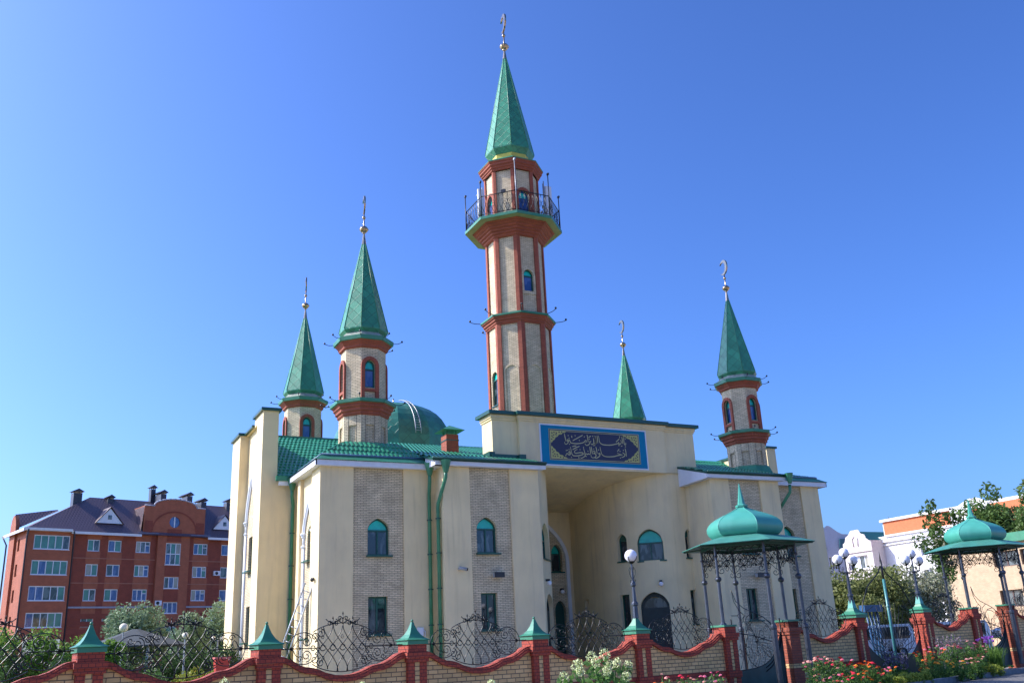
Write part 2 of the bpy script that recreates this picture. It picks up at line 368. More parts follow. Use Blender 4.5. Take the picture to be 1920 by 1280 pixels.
ZN = mk('zinc_grey', (.35,.37,.38), .4, metal=.6, var=.1)
BLK = mk('black_plastic', (.02,.02,.022), .4, var=.1)
GR = mk('grey_metal_box', (.32,.33,.34), .5, var=.1)
OP = mk('opal_globe', (.86,.84,.88), .22, var=.01, spec=.6)
OPY = mk('warm_opal_globe', (.86,.76,.55), .25, var=.02, spec=.6)
BLU = mk('blue_tile_border', (.002,.20,.36), .6, var=.05, spec=.2)
NVY = mk('navy_panel', (.020,.014,.050), .4, var=.08)
GLT = mk('gold_lettering', (.50,.45,.22), .45, var=.08)
GLF = mk('gold_filigree', (.46,.42,.12), .45, var=.2, scale=20)
YEL = mk('yellow_band', (.60,.52,.08), .5, var=.1)
def glassm(name, base, rough=.03, spec=.6, patches=None):
    m = mk(name, base, rough, var=.25, scale=1.2, spec=spec, coat=.3, patches=patches); m.node_tree.nodes['Principled BSDF'].inputs['Coat Roughness'].default_value = .02; return m
GLS = glassm('dark_window_glass', (.015,.024,.032), patches=(.12,.15,.16,.8))
GLT2 = glassm('teal_fanlight_glass', (.0,.46,.36), .2)
GLB = glassm('blue_window_glass', (.02,.06,.22), .05, patches=(.10,.16,.36,.6))
GLC = glassm('curtained_glass', (.32,.30,.24), .15)
GLG = glassm('green_curtain_glass', (.05,.20,.15), .15)

def crescent_pts(cx, cz, r, n=18, gap=.62):
    """closed outline of a crescent in (x,z), opening to +x"""
    a0 = gap; o = []
    for i in range(n+1):
        a = a0+(2*pi-2*a0)*i/n; o.append((cx+r*cos(a), cz+r*sin(a)))
    for i in range(n, -1, -1):
        a = a0+(2*pi-2*a0)*i/n; t = abs(i/n-.5)*2; rr = r*(.985-.44*(1-t**2)); o.append((cx+rr*cos(a)+.02*r, cz+rr*sin(a)))
    return o
def window(T, parent, x0, x1, z0, z1, zs=None, tip=.12, dep=.24, sill=True, gl=None, split=True, fm=None, name='window', slc=.12, fan=True, lab=None):
    """frame, panes, fanlight and sill of one window; T is the wall frame"""
    fm = fm or GP; gl = gl or GLS; b = MB(T); t = .07; y = dep-.06
    zt = zs if zs else z1; xm = (x0+x1)/2; holes = []; panes = MB(T)
    out = arch(x0, x1, z0, zs, z1-zs-tip, tip) if zs else rect(x0, x1, z0, z1)
    xs = [(x0+t, xm-t*.5), (xm+t*.5, x1-t)] if split else [(x0+t, x1-t)]
    for a, c in xs:
        holes.append(rect(a, c, z0+t, zt-t*(.6 if zs else 1))); panes.quad((a-.01,y+.05,z0+t-.01),(c+.01,y+.05,z0+t-.01),(c+.01,y+.05,zt),(a-.01,y+.05,zt))
    fl = None
    if zs and fan:
        fl = arch(x0+t, x1-t, zs+t*.4, zs+t*.5, z1-zs-tip-t*1.5, tip); holes.append(fl)
    b.wall(out, holes, .05, y); o = b.build(name, fm, parent, label=lab); panes.build('pane', gl, o)
    if fl:
        f = MB(T); f.wall([(x*1.0, z) for x, z in fl], (), 0, y+.05); f.build('fanlight', GLT2, o)
    if sill:
        q = MB(T); q.box(x0-.06, x1+slc, -.06, dep-.05, z0-.07, z0-.003); q.build('sill', fm, o)
    return o
# ================================================================ MOSQUE
mosque = empty('mosque', (10.64, 39.5, 0), 'cream plastered mosque with green roofs, one tall and four small spired minarets', 'mosque')
mq = mosque
DRK = mk('dark_door_paint', (.008,.022,.020), .5, var=.3)
# --- left outer wing, front face (local x = world X)
def facade(name, x0, x1, y, z1, strip, wins, T=None, zb=0.0, lab=None):
    """plaster wall with a recessed strip of silicate brick; wins are outlines cut in the strip"""
    T = T or frame((0, y, 0)); b = MB(T); outs = [rect(strip[0], strip[1], zb, z1-.001)]
    b.wall([(x0,zb),(strip[0],zb),(strip[0],z1),(x0,z1)]); b.wall([(strip[1],zb),(x1,zb),(x1,z1),(strip[1],z1)])
    for s, sg in ((strip[0], 1), (strip[1], -1)): b.quad((s,0,zb),(s,.09,zb),(s,.09,z1),(s,0,z1))
    o = b.build(name, PL, mq, label=lab)
    k = MB(T); k.wall(rect(strip[0], strip[1], zb, z1), wins, .26, .09); k.build('brick_panel', WB, mq)
    return o
AR = lambda x0, x1: arch(x0, x1, 5.71, 6.78, .43, .10)
LW = lambda x0, x1: rect(x0, x1, 2.42, 3.98)
def upwin(T, x0, x1): window(T, mq, x0, x1, 5.71, 7.31, 6.78, .10, .33)
def lowin(T, x0, x1): window(T, mq, x0, x1, 2.42, 3.98, None, 0, .33)
F1 = frame((0, 39.5, 0)); facade('wall', 10.64, 15.94, 39.5, 9.5, (12.13, 14.45), [AR(12.80, 13.80), LW(12.84, 13.72)], F1)
upwin(F1, 12.80, 13.80); lowin(F1, 12.84, 13.72)
F2 = frame((0, 38.5, 0)); facade('wall', 15.94, 20.78, 38.5, 9.52, (17.25, 19.28), [AR(17.56, 18.56), LW(17.66, 18.46)], F2)
upwin(F2, 17.56, 18.56); lowin(F2, 17.66, 18.46)
facade('wall', 30.84, 35.45, 38.5, 9.52, (32.08, 34.16), [AR(32.55, 33.5), LW(32.46, 33.2)], F2)
upwin(F2, 32.55, 33.5); lowin(F2, 32.46, 33.2)
facade('wall', 35.45, 39.25, 39.5, 9.5, (35.75, 37.95), [AR(36.15, 37.15), LW(35.95, 36.7)], F1)
upwin(F1, 36.15, 37.15); lowin(F1, 35.95, 36.7)
# returns and hidden sides
b = MB()
b.quad((15.94,39.6,0),(15.94,38.5,0),(15.94,38.5,9.9),(15.94,39.6,9.9))
b.quad((35.45,38.5,0),(35.45,39.6,0),(35.45,39.6,9.5),(35.45,38.5,9.5))
b.quad((39.25,39.5,0),(39.25,44.5,0),(39.25,44.5,9.5),(39.25,39.5,9.5))
b.quad((30.84,42.2,0),(30.84,38.5,0),(30.84,38.5,9.5),(30.84,42.2,9.5))
b.build('wall', PL, mq)
# --- left outer wing, sunny side face (seen from outside: local x = -Y)
def side(xw, y0, y1, z1, pier1, rec, ctr, hw, zspr, zap, winu, winl, recd, upper_arch):
    T = frame((xw, 0, 0), -pi/2); b = MB(T)
    x = lambda Y: -Y
    b.wall(rect(x(pier1), x(y0), 0, z1)); b.wall(rect(x(y1), x(rec), 0, z1))
    for Y in (pier1, rec): b.quad((x(Y),0,0),(x(Y),recd,0),(x(Y),recd,z1),(x(Y),0,z1))
    # plaster above the arch, brick inside it
    A = arch(x(ctr)-hw, x(ctr)+hw, 0, zspr, (zap-zspr)*.62, (zap-zspr)*.38, 10)
    b.wall(rect(x(rec), x(pier1), 0, z1), [[(px, max(pz, .001)) for px, pz in A]], .04, recd); b.build('wall', PL, mq)
    k = MB(T); k.wall([(px, max(pz, .001)) for px, pz in A], [winu, winl], .2, recd+.04); k.build('brick_panel', WB, mq)
    m = MB(T)
    for sx in (-1, 1):
        cx = x(ctr)+sx*hw; m.tube([(cx, recd, 0), (cx, recd, zspr-.55)], .085, 8); m.tube([(cx, recd, zspr-.55), (cx, recd, zspr-.02)], .075, 8)
        for zz, rr in ((zspr-.55, .13), (zspr-.1, .12), (zspr, .17)): m.rings([(rr*.7, zz-.08), (rr, zz-.03), (rr, zz+.03), (rr*.7, zz+.06)], 8, (cx, recd))
    top = [(px, recd-.02, pz) for px, pz in A[2:]]; m.tube(top, .075, 6); m.tube([(px*.0+ (x(ctr)+(px-x(ctr))*.86), recd, zspr+(pz-zspr)*.86) for px, _, pz in top], .035, 5)
    m.build('arch_moulding', WP, mq, label='white ogee arch moulding on slim columns, on the sunny side wall')
    for o, st in ((winu, upper_arch), (winl, None)):
        xs = [p[0] for p in o]; zs = [p[1] for p in o]; window(T, mq, min(xs), max(xs), min(zs), max(zs), st, .1, recd+.22, split=False)
side(10.64, 39.5, 43.4, 9.5, 40.9, 42.9, 41.85, .82, 6.95, 8.35, arch(-42.2, -41.35, 5.7, 6.75, .4, .1), rect(-42.2, -41.35, 2.42, 4.0), .16, 6.75)
side(9.15, 44.5, 50.0, 12.7, 45.9, 48.6, 47.25, 1.1, 8.2, 10.5, rect(-47.75, -46.75, 5.75, 7.4), rect(-47.75, -46.75, 2.45, 4.1), .16, None)
b = MB()
b.box(9.15, 9.9, 44.5, 46.45, 12.69, 13.1); b.box(8.86, 9.9, 48.585, 50.6, 0, 12.72)
b.quad((9.15,44.5,0),(10.9,44.5,0),(10.9,44.5,9.9),(9.15,44.5,9.9)); b.quad((9.15,44.5,9.9),(9.9,44.5,9.9),(9.9,44.5,12.7),(9.15,44.5,12.7))
b.quad((9.9,50,9),(9.9,44.5,9),(9.9,44.5,12.7),(9.9,50,12.7)); b.quad((9.15,44.5,12.695),(9.9,44.5,12.695),(9.9,50,12.695),(9.15,50,12.695))
b.quad((10.9,44.5,0),(10.9,43.4,0),(10.9,43.4,9.6),(10.9,44.5,9.6)); b.quad((10.9,43.4,0),(10.64,43.4,0),(10.64,43.4,9.6),(10.9,43.4,9.6))
b.build('wall', PL, mq)
b = MB(); b.box(40.4, 41.1, 44.5, 50, 0, 12.85); b.build('wall', PL, mq)
b = MB(); b.box(40.3, 41.2, 44.4, 50.1, 12.85, 12.98); b.box(9.03, 10.02, 44.38, 46.55, 13.1, 13.24); b.box(9.03, 10.02, 46.55, 48.6, 12.72, 12.84); b.box(8.74, 10.02, 48.5, 50.7, 12.73, 12.86)
b.build('parapet_cap', GD, mq)
# --- entrance recess: convex flanks, back wall, soffit
RC = [(31.5,40.7),(30.8,40.62),(30.2,40.60),(29.67,40.64),(29.1,40.83),(28.6,41.16),(28.1,41.75),(27.73,42.44),(27.5,43.3),(27.4,44.3),(27.5,46.0),(27.85,48.0)]
LC = [(20.78,38.5),(21.2,39.2),(21.6,40.0),(22.2,40.8),(22.9,41.6),(23.25,42.6),(23.4,44.0),(23.4,48.0)]
def curved(pts, z1, holes, flip=False):
    """wall on a curved plan; holes = (s0, s1, outline in (s,z)); s is the distance along the plan"""
    S = [0]
    P = [Vector((x, y, 0)) for x, y in pts]
    # refine the plan with a smooth curve
    Q = []
    for i in range(len(P)-1):
        p0 = P[max(0,i-1)]; p1 = P[i]; p2 = P[i+1]; p3 = P[min(len(P)-1,i+2)]
        for k in range(6):
            t = k/6; Q.append(.5*((2*p1)+(p2-p0)*t+(2*p0-5*p1+4*p2-p3)*t*t+(3*p1-p0-3*p2+p3)*t**3))
    Q.append(P[-1])
    for i in range(1, len(Q)): S.append(S[-1]+(Q[i]-Q[i-1]).length)
    def at(s):
        for i in range(1, len(S)):
            if s <= S[i] or i == len(S)-1:
                t = (s-S[i-1])/(S[i]-S[i-1]); p = Q[i-1].lerp(Q[i], t); d = (Q[i]-Q[i-1]).normalized(); return p, d
    return S, at
def inside(p, poly):
    c = False; n = len(poly)
    for i in range(n):
        a, b2 = poly[i], poly[(i+1)%n]
        if (a[1] > p[1]) != (b2[1] > p[1]) and p[0] < (b2[0]-a[0])*(p[1]-a[1])/(b2[1]-a[1])+a[0]: c = not c
    return c
def build_curved(pts, z1, items, sgn, n_out):
    """items: dict(s, w, z0, z1, zs, kind). Openings are cut as strips of the curved wall, each with a flat frame chord"""
    S, at = curved(pts, z1, []); L = S[-1]; b = MB(); items = sorted(items, key=lambda d: d['s']); cur = 0
    def strip(s0, s1, za, zb, nn=None):
        nn = nn or max(1, int((s1-s0)/.25))
        for i in range(nn):
            a, _ = at(s0+(s1-s0)*i/nn); c, _ = at(s0+(s1-s0)*(i+1)/nn)
            zza = za if not callable(za) else None
            b.quad((a.x,a.y,za),(c.x,c.y,za),(c.x,c.y,zb),(a.x,a.y,zb))
    xs = sorted(set([0, L]+[d['s']-d['w']/2 for d in items]+[d['s']+d['w']/2 for d in items]))
    for s0, s1 in zip(xs[:-1], xs[1:]):
        mid = (s0+s1)/2; cov = sorted([d for d in items if d['s']-d['w']/2 < mid < d['s']+d['w']/2], key=lambda d: d['z0']); z = 0
        n = max(6, int((s1-s0)/.12)) if cov else None
        if not cov: strip(s0, s1, 0, z1); continue
        n = 14
        for i in range(n):
            sa, sb = s0+(s1-s0)*i/n, s0+(s1-s0)*(i+1)/n; pa, _ = at(sa); pb, _ = at(sb)
            za = zb = 0
            for d in cov:
                def top(s):
                    if not d.get('zs'): return d['z1']
                    q = max(-1, min(1, (s-d['s'])/(d['w']/2))); return d['zs']+(d['z1']-d['zs']-.08)*sqrt(max(0,1-q*q))+.08*(1-abs(q))**1.5
                b.quad((pa.x,pa.y,za),(pb.x,pb.y,zb),(pb.x,pb.y,d['z0']),(pa.x,pa.y,d['z0'])); za, zb = top(sa), top(sb)
            b.quad((pa.x,pa.y,za),(pb.x,pb.y,zb),(pb.x,pb.y,z1),(pa.x,pa.y,z1))
    # reveals, windows and doors
    res = []
    for d in items:
        pa, _ = at(d['s']-d['w']/2); pb, _ = at(d['s']+d['w']/2)
        if sgn < 0: pa, pb = pb, pa          # pa is the left jamb seen from outside
        ang = math.atan2(pb.y-pa.y, pb.x-pa.x); T = frame((pa.x, pa.y, 0), ang); wd = (pb-pa).length
        o = arch(0, wd, d['z0'], d['zs'], d['z1']-d['zs']-.08, .08) if d.get('zs') else rect(0, wd, d['z0'], d['z1'])
        n = len(o); h = o; dep = .3
        b2 = MB(T); b2.add([(x,-.12 if 0 else -.0,z) for x,z in h]+[(x,dep,z) for x,z in h], [(i,(i+1)%n,(i+1)%n+n,i+n) for i in range(n)])
        for v in b2.v: pass
        base = len(b.v); b.v += b2.v; b.f += [[base+i for i in f] for f in b2.f]; b.m += b2.m; b.s += b2.s
        res.append((d, T, wd))
    b.build('wall', PL, mq, label='curved plaster flank of the entrance recess')
    for d, T, wd in res:
        if d['kind'] == 'w': window(T, mq, 0, wd, d['z0'], d['z1'], d.get('zs'), .08, .28, split=wd > .8, fan=wd > .8)
        else:
            q = MB(T); q.wall(arch(0, wd, d['z0'], d['zs'], d['z1']-d['zs']-.08, .08), [arch(.14, wd-.14, d['zs']-.02, d['zs'], (d['z1']-d['zs'])*.68, .02)], .05, .2)
            dr = q.build('door', DRK, mq, label='dark green arched door of the entrance recess')
            q = MB(T); q.quad((.14,.26,d['zs']-.03),(wd-.14,.26,d['zs']-.03),(wd-.14,.26,d['z1']-.28),(.14,.26,d['z1']-.28)); q.build('pane', GLS, dr)
            q = MB(T); q.tube([(wd/2-.08,.17,d['z0']+1.0),(wd/2-.08,.17,d['z0']+1.3)], .02, 6); q.build('handle', ZN, dr)
# s positions along right curve (starting at its street end)
_S, _at = curved(RC, 0, [])
def s_of(x, y):
    return min(((_at(s*_S[-1]/400)[0]-Vector((x,y,0))).length, s*_S[-1]/400) for s in range(401))[1]
sR = dict(w2=s_of(30.55,40.7), w1=s_of(28.6,41.14), w0=s_of(27.73,42.44), sl0=s_of(27.4,46.0))
build_curved(RC, 10.12, [dict(s=.78, w=.46, z0=5.72, z1=7.2, zs=6.85, kind='w'), dict(s=.80, w=.44, z0=2.4, z1=4.08, kind='w'),
    dict(s=sR['w1'], w=1.36, z0=5.64, z1=7.25, zs=6.55, kind='w'), dict(s=sR['w1']+.03, w=1.5, z0=.6, z1=4.05, zs=3.3, kind='d'),
    dict(s=sR['w0'], w=.62, z0=5.72, z1=7.15, zs=6.8, kind='w'), dict(s=sR['w0']+.1, w=.6, z0=2.3, z1=4.02, kind='w'), dict(s=sR['sl0']+.1, w=.5, z0=2.3, z1=4.02, kind='w')], -1, 0)
build_curved(LC, 10.12, [dict(s=2.75, w=1.55, z0=5.68, z1=7.4, zs=6.6, kind='w'), dict(s=3.0, w=1.5, z0=.6, z1=4.05, zs=3.3, kind='d')], 1, 0)
b = MB(frame((0,48,0))); cxb = 25.62; A = arch(cxb-2.0, cxb+2.0, 0, 6.3, 1.85, .75, 12); A = [(x, max(z,.001)) for x, z in A]
b.wall(rect(23.3, 28.0, 0, 9.5), [A], .05, 0); b.build('wall', PL, mq)
dA = [(x, max(z, .61)) for x, z in arch(cxb-.7, cxb+.7, .61, 3.4, .85, .05)]; dB = arch(cxb+.95, cxb+1.65, .61, 3.5, .55, .05); wA = arch(cxb+.9, cxb+1.6, 5.7, 6.7, .45, .1); wC = arch(cxb-.6, cxb+.6, 5.7, 6.7, .6, .1)
k = MB(frame((0,48.05,0))); k.wall(A, [dA, dB, wA, wC], .3, 0); k.build('brick_panel', WB, mq)
FB = frame((0,48.05,0)); window(FB, mq, cxb+.9, cxb+1.6, 5.7, 7.25, 6.7, .1, .28, split=False); window(FB, mq, cxb-.6, cxb+.6, 5.7, 7.4, 6.7, .1, .28)
for o in (dA, dB):
    q = MB(FB); q.prism([(x, z) for x, z in o], .24, .3); q.build('door', GD, mq, label='dark arched door in the back wall of the entrance recess')
m = MB(frame((0,48,0))); mt = [(x, -.03, z) for x, z in A[1:]]
inn = [(cxb+(x-cxb)*.90, z if z < .1 else (z if z <= 6.3 else 6.3+(z-6.3)*.90)) for x, z in A]
m.wall(A, [], 0, -.06)
m = MB(frame((0,48,0))); n = len(A)
m.add([(x,-.07,z) for x,z in A]+[(x,-.07,z) for x,z in inn]+[(x,.05,z) for x,z in A]+[(x,.05,z) for x,z in inn],
      [(i,(i+1)%n,(i+1)%n+n,i+n) for i in range(1,n)]+[(i+2*n,(i+1)%n+2*n,(i+1)%n,i) for i in range(1,n)]+[(i+n,(i+1)%n+n,(i+1)%n+3*n,i+3*n) for i in range(1,n)])
m.build('arch_moulding', WP, mq, label='wide white ogee arch band in the entrance recess')
b = MB(); b.quad((19.5,40.5,10.13),(31.8,40.5,10.13),(31.8,48.1,9.05),(19.5,48.1,9.05)); b.build('soffit', PL, mq)
b = MB(); b.box(20.8, 30.9, 40.8, 48, .35, .6); b.box(20.3, 31.2, 38.6, 40.8, .12, .35); b.build('entrance_steps', mk('step_stone', (.35,.33,.31), .8, bump=.2), mq)
# --- portal wall over the entrance
b = MB(); b.box(19.5, 20.9, 40.62, 41.8, 9.3, 12.66); b.box(29.65, 31.75, 40.62, 41.8, 10.1, 12.66)
b.box(20.9, 29.65, 40.42, 41.8, 10.10, 12.66); b.build('portal_wall', PL, mq)
b = MB()
for d, z0, z1 in ((.05, 12.40, 12.50), (.10, 12.50, 12.66)):
    b.box(20.9-d, 29.65+d, 40.42-d, 40.5, z0, z1); b.box(19.5-d, 20.9-d-.002, 40.62-d, 41.85, z0, z1); b.box(29.65+d+.002, 31.75+d, 40.62-d, 41.85, z0, z1)
b.build('cornice', PL, mq)
b = MB(); b.slab([(19.25,40.35),(20.7,40.35),(20.7,40.15),(29.85,40.15),(29.85,40.35),(32.0,40.35),(32.0,42.05),(19.25,42.05)], 12.67, 12.84); b.build('parapet_cap', GD, mq)
# inscription
ip = MB(); ip.box(22.02, 28.46, 40.385, 40.42, 10.20, 12.33); sign = ip.build('inscription_panel', WH, mq, label='blue bordered panel with gold Arabic calligraphy over the entrance')
q = MB(); q.box(22.09, 28.39, 40.378, 40.39, 10.27, 12.26); q.build('border', BLU, sign)
G0, G1, GZ0, GZ1 = 22.53, 27.97, 10.49, 12.08
q = MB()
for a in (0, .07):
    x0, x1, z0, z1 = G0+a, G1-a, GZ0+a, GZ1-a
    for r_ in ((x0,x1,z0,z0+.025),(x0,x1,z1-.025,z1),(x0,x0+.025,z0+.025,z1-.025),(x1-.025,x1,z0+.025,z1-.025)): q.box(r_[0], r_[1], 40.362, 40.372, r_[2], r_[3])
q.build('gold_frame', GLT, sign)
q = MB(); q.box(G0, G1, 40.372, 40.379, GZ0, GZ1); q.build('navy_field', NVY, sign)
q = MB(); rnd = random.Random(3)
for sx in (0, 1):
    for sz in (0, 1):
        X = (lambda u: G0+.09+u) if not sx else (lambda u: G1-.09-u); Z = (lambda v: GZ0+.09+v) if not sz else (lambda v: GZ1-.09-v)
        pts = [(0,0),(.95,0),(.86,.07),(.72,.09),(.66,.17),(.5,.19),(.42,.3),(.3,.34),(.24,.46),(.13,.52),(.09,.6),(0,.61)]
        q.wall([(X(u), Z(v)) for u, v in pts] if sx == sz else [(X(u), Z(v)) for u, v in pts][::-1], (), 0, 40.366)
        for u, v in ((.1,.12),(.22,.09),(.36,.11),(.52,.06),(.1,.28),(.2,.22),(.34,.2),(.07,.44),(.15,.36),(.68,.045)):
            c = (X(u), Z(v)); aa = rnd.random()*3; q.add([(c[0]+.055*cos(aa+i*pi/3)*(1 if i%2 else .45), 40.362, c[1]+.04*sin(aa+i*pi/3)) for i in range(6)], [tuple(range(6))], 1)
q.build('gold_corner_ornament', [GLF, NVY], sign)
STROKES = [[[23.44,11.87],[23.46,11.74],[23.49,11.59],[23.5,11.48]],[[23.43,11.44],[23.43,11.38],[23.48,11.32],[23.58,11.36],[23.64,11.44],[23.67,11.52],[23.63,11.57],[23.57,11.53],[23.6,11.48],[23.67,11.52],[23.71,11.57],[23.75,11.49],[23.8,11.41],[23.96,11.39],[24.18,11.39],[24.41,11.43],[24.56,11.48],[24.64,11.56],[24.69,11.6],[24.72,11.55],[24.71,11.5],[24.64,11.51]],[[23.91,11.53],[24.52,11.85]],[[24.78,11.89],[24.81,11.73],[24.82,11.49]],[[24.62,11.42],[24.67,11.35],[24.74,11.33],[24.85,11.38],[24.92,11.47],[24.93,11.55],[24.96,11.51],[25.0,11.59]],[[24.98,11.44],[25.03,11.39],[25.11,11.42],[25.16,11.5],[25.16,11.62],[25.14,11.73]],[[25.15,11.47],[25.23,11.44],[25.29,11.47],[25.3,11.62],[25.28,11.86]],[[23.88,11.79],[23.86,11.73],[23.89,11.68]],[[24.87,11.76],[25.01,11.83]],[[23.45,10.74],[23.51,10.85],[23.56,10.84],[23.61,10.79],[23.68,10.79],[23.72,10.85],[23.7,10.95],[23.64,10.94],[23.65,10.86],[23.7,10.85]],[[23.74,11.21],[23.77,11.06],[23.79,10.91],[23.84,10.79],[23.93,10.75],[24.14,10.76],[24.36,10.81],[24.47,10.86],[24.44,10.93],[24.27,10.93],[24.06,10.89],[23.97,10.92],[23.98,10.99],[24.06,11.06],[24.15,11.09]],[[23.86,11.06],[24.08,11.18],[24.29,11.26]],[[24.52,11.25],[24.53,11.11],[24.57,10.97],[24.58,10.84],[24.59,10.78],[24.49,10.71],[24.35,10.65],[24.31,10.69]],[[24.59,10.78],[24.67,10.74]],[[24.59,10.86],[24.68,10.89],[24.73,10.86],[24.8,10.9],[24.85,10.87],[24.91,10.91]],[[24.89,11.27],[24.91,11.12],[24.92,10.91]],[[24.98,11.28],[25.0,11.12],[25.03,10.89]],[[25.11,11.01],[25.09,11.05],[25.17,11.06],[25.19,10.98],[25.13,10.95],[25.11,10.92],[25.19,10.92],[25.24,10.83],[25.17,10.73],[25.03,10.7],[24.95,10.74],[24.93,10.86]],[[23.85,11.22],[23.97,11.25],[24.1,11.28]],[[24.3,11.11],[24.31,11.06]],[[23.76,10.69],[23.79,10.64]],[[24.2,10.71],[24.21,10.62]],[[25.25,11.87],[25.28,11.73],[25.31,11.6],[25.31,11.48],[25.26,11.43],[25.21,11.47]],[[25.38,11.88],[25.39,11.72],[25.4,11.48]],[[25.47,11.88],[25.49,11.74],[25.5,11.58],[25.57,11.48],[25.71,11.42],[25.96,11.41],[26.23,11.43],[26.45,11.48],[26.64,11.53],[26.73,11.49],[26.81,11.53],[26.85,11.64],[26.8,11.72]],[[26.67,11.61],[26.7,11.53],[26.68,11.42]],[[26.53,11.61],[26.74,11.78]],[[26.77,11.93],[26.77,11.83]],[[26.9,11.9],[26.92,11.75],[26.92,11.53]],[[26.99,11.91],[27.01,11.76],[27.02,11.55],[27.06,11.49],[27.12,11.51],[27.12,11.6]],[[27.09,11.84],[27.12,11.77]],[[26.81,11.39],[26.89,11.42]],[[27.05,11.37],[27.11,11.4]],[[27.05,11.29],[27.08,11.12],[27.1,10.86]],[[26.88,11.07],[26.93,11.02],[27.02,10.96],[26.96,10.87],[26.84,10.81],[26.79,10.84]],[[26.54,11.01],[26.65,10.98],[26.76,10.95],[26.86,10.94],[26.71,10.92],[26.52,10.88],[26.33,10.83],[26.05,10.8],[25.84,10.8],[25.68,10.84],[25.59,10.92],[25.55,11.07],[25.51,11.29]],[[26.56,11.1],[26.68,11.24]],[[25.38,10.92],[25.45,10.96],[25.49,10.91],[25.44,10.88],[25.41,10.93]],[[25.49,10.91],[25.46,10.82],[25.35,10.74],[25.23,10.69],[25.15,10.71]],[[25.26,11.29],[25.29,11.14],[25.31,10.92]],[[25.43,11.16],[25.41,11.1]]]
DOTS = [[23.66,11.78],[23.7,11.65],[24.07,11.8],[24.3,11.56],[24.61,11.77],[24.9,11.67],[25.12,11.83],[25.15,11.34],[25.2,11.36],[23.49,11.0],[23.56,11.02],[23.66,11.06],[25.12,11.16],[23.71,11.34],[24.77,11.03],[23.44,10.74],[26.72,11.12],[26.68,11.42],[25.13,11.34],[25.13,11.17],[26.94,11.18],[26.71,10.77]]
q = MB()
for s_ in STROKES:
    # smooth the pen stroke
    P = [Vector((p[0], p[1], 0)) for p in s_]; Q = []
    if len(P) > 2:
        for i in range(len(P)-1):
            p0 = P[max(0,i-1)]; p1 = P[i]; p2 = P[i+1]; p3 = P[min(len(P)-1,i+2)]
            for k in range(4):
                t = k/4; Q.append(.5*((2*p1)+(p2-p0)*t+(2*p0-5*p1+4*p2-p3)*t*t+(3*p1-p0-3*p2+p3)*t**3))
        Q.append(P[-1])
    else: Q = P
    q.ribbon([(p.x, p.y) for p in Q], .024, 40.360)
for x, z in DOTS: q.add([(x-.035,40.359,z),(x,40.359,z-.035),(x+.035,40.359,z),(x,40.359,z+.035)], [(0,1,2,3)])
q.build('lettering', GLT, sign)
# --- roofs
def fascia(pts, z0, z1, th=.05, mat=WH, name='fascia'):
    b = MB()
    for (x0, y0), (x1, y1) in zip(pts[:-1], pts[1:]):
        d = Vector((x1-x0, y1-y0, 0)); l = d.length; T = frame((x0, y0, 0), math.atan2(d.y, d.x)); b.T = T; b.box(0, l, 0, th, z0, z1)
    b.T = I4; return b.build(name, mat, mq)
def hip(x0, x1, y0, y1, cx, cy, ze=9.74, top=10.85, flat=1.3, name='roof'):
    b = MB(); a = .42
    E = [(x0,y0),(x1,y0),(x1,y1),(x0,y1)]; Ii = [(x0+a,y0+a),(x1-a,y0+a),(x1-a,y1-a),(x0+a,y1-a)]
    for i in range(4):
        j = (i+1)%4; b.quad((*E[i],ze),(*E[j],ze),(*Ii[j],ze+.26),(*Ii[i],ze+.26), 1)
    tp = [(cx-flat,cy-flat),(cx+flat,cy-flat),(cx+flat,cy+flat),(cx-flat,cy+flat)]
    for i in range(4):
        j = (i+1)%4; b.tiles((*Ii[i],ze+.30),(*Ii[j],ze+.30),(*tp[j],top),(*tp[i],top))
    b.add([(*p, top) for p in tp], [(0,1,2,3)], 0)
    o = b.build(name, [TILE, GM], mq)
    g = MB(); pts = Ii+[Ii[0]]
    for (ax, ay), (bx, by) in zip(pts[:-1], pts[1:]): g.tube([(ax,ay,ze+.30),(bx,by,ze+.30)], .05, 6)
    g.build('gutter', mk('blue_grey_gutter', (.10,.20,.30), .4), o); return o
hip(10.3, 15.93, 39.15, 44.6, 13.25, 41.7, flat=1.25)
hip(35.5, 39.75, 39.15, 44.6, 37.4, 41.9, flat=.9, top=10.45)
fascia([(10.36,44.4),(10.36,39.22),(15.92,39.22)], 9.49, 9.73); fascia([(35.5,39.22),(39.68,39.22),(39.68,44.4)], 9.49, 9.73)
b = MB(); b.quad((10.36,39.22,9.5),(15.93,39.22,9.5),(15.93,39.55,9.5),(10.36,39.55,9.5)); b.quad((10.36,39.55,9.5),(10.85,39.55,9.5),(10.85,44.4,9.5),(10.36,44.4,9.5))
b.quad((35.5,39.22,9.5),(39.68,39.22,9.5),(39.68,39.55,9.5),(35.5,39.55,9.5)); b.build('eave_soffit', WH, mq)
ZR = lambda y: 9.80+(y-38.15)*.284
b = MB()
def rq(x0, x1, ya, yb, t=.10):
    b.tiles((x0,ya,ZR(ya)),(x1,ya,ZR(ya)),(x1,yb,ZR(yb)),(x0,yb,ZR(yb)))
    b.quad((x0,ya,ZR(ya)-t),(x0,yb,ZR(yb)-t),(x1,yb,ZR(yb)-t),(x1,ya,ZR(ya)-t), 1)
    b.quad((x0,ya,ZR(ya)-t),(x1,ya,ZR(ya)-t),(x1,ya,ZR(ya)),(x0,ya,ZR(ya)), 1); b.quad((x0,yb,ZR(yb)-t),(x0,ya,ZR(ya)-t),(x0,ya,ZR(ya)),(x0,yb,ZR(yb)), 1)
rq(15.35, 21.05, 38.15, 40.6); rq(30.45, 35.75, 38.15, 40.6); rq(15.35, 19.5, 40.6, 41.9); rq(31.8, 35.75, 40.6, 41.9); rq(15.35, 35.75, 41.9, 49.0)
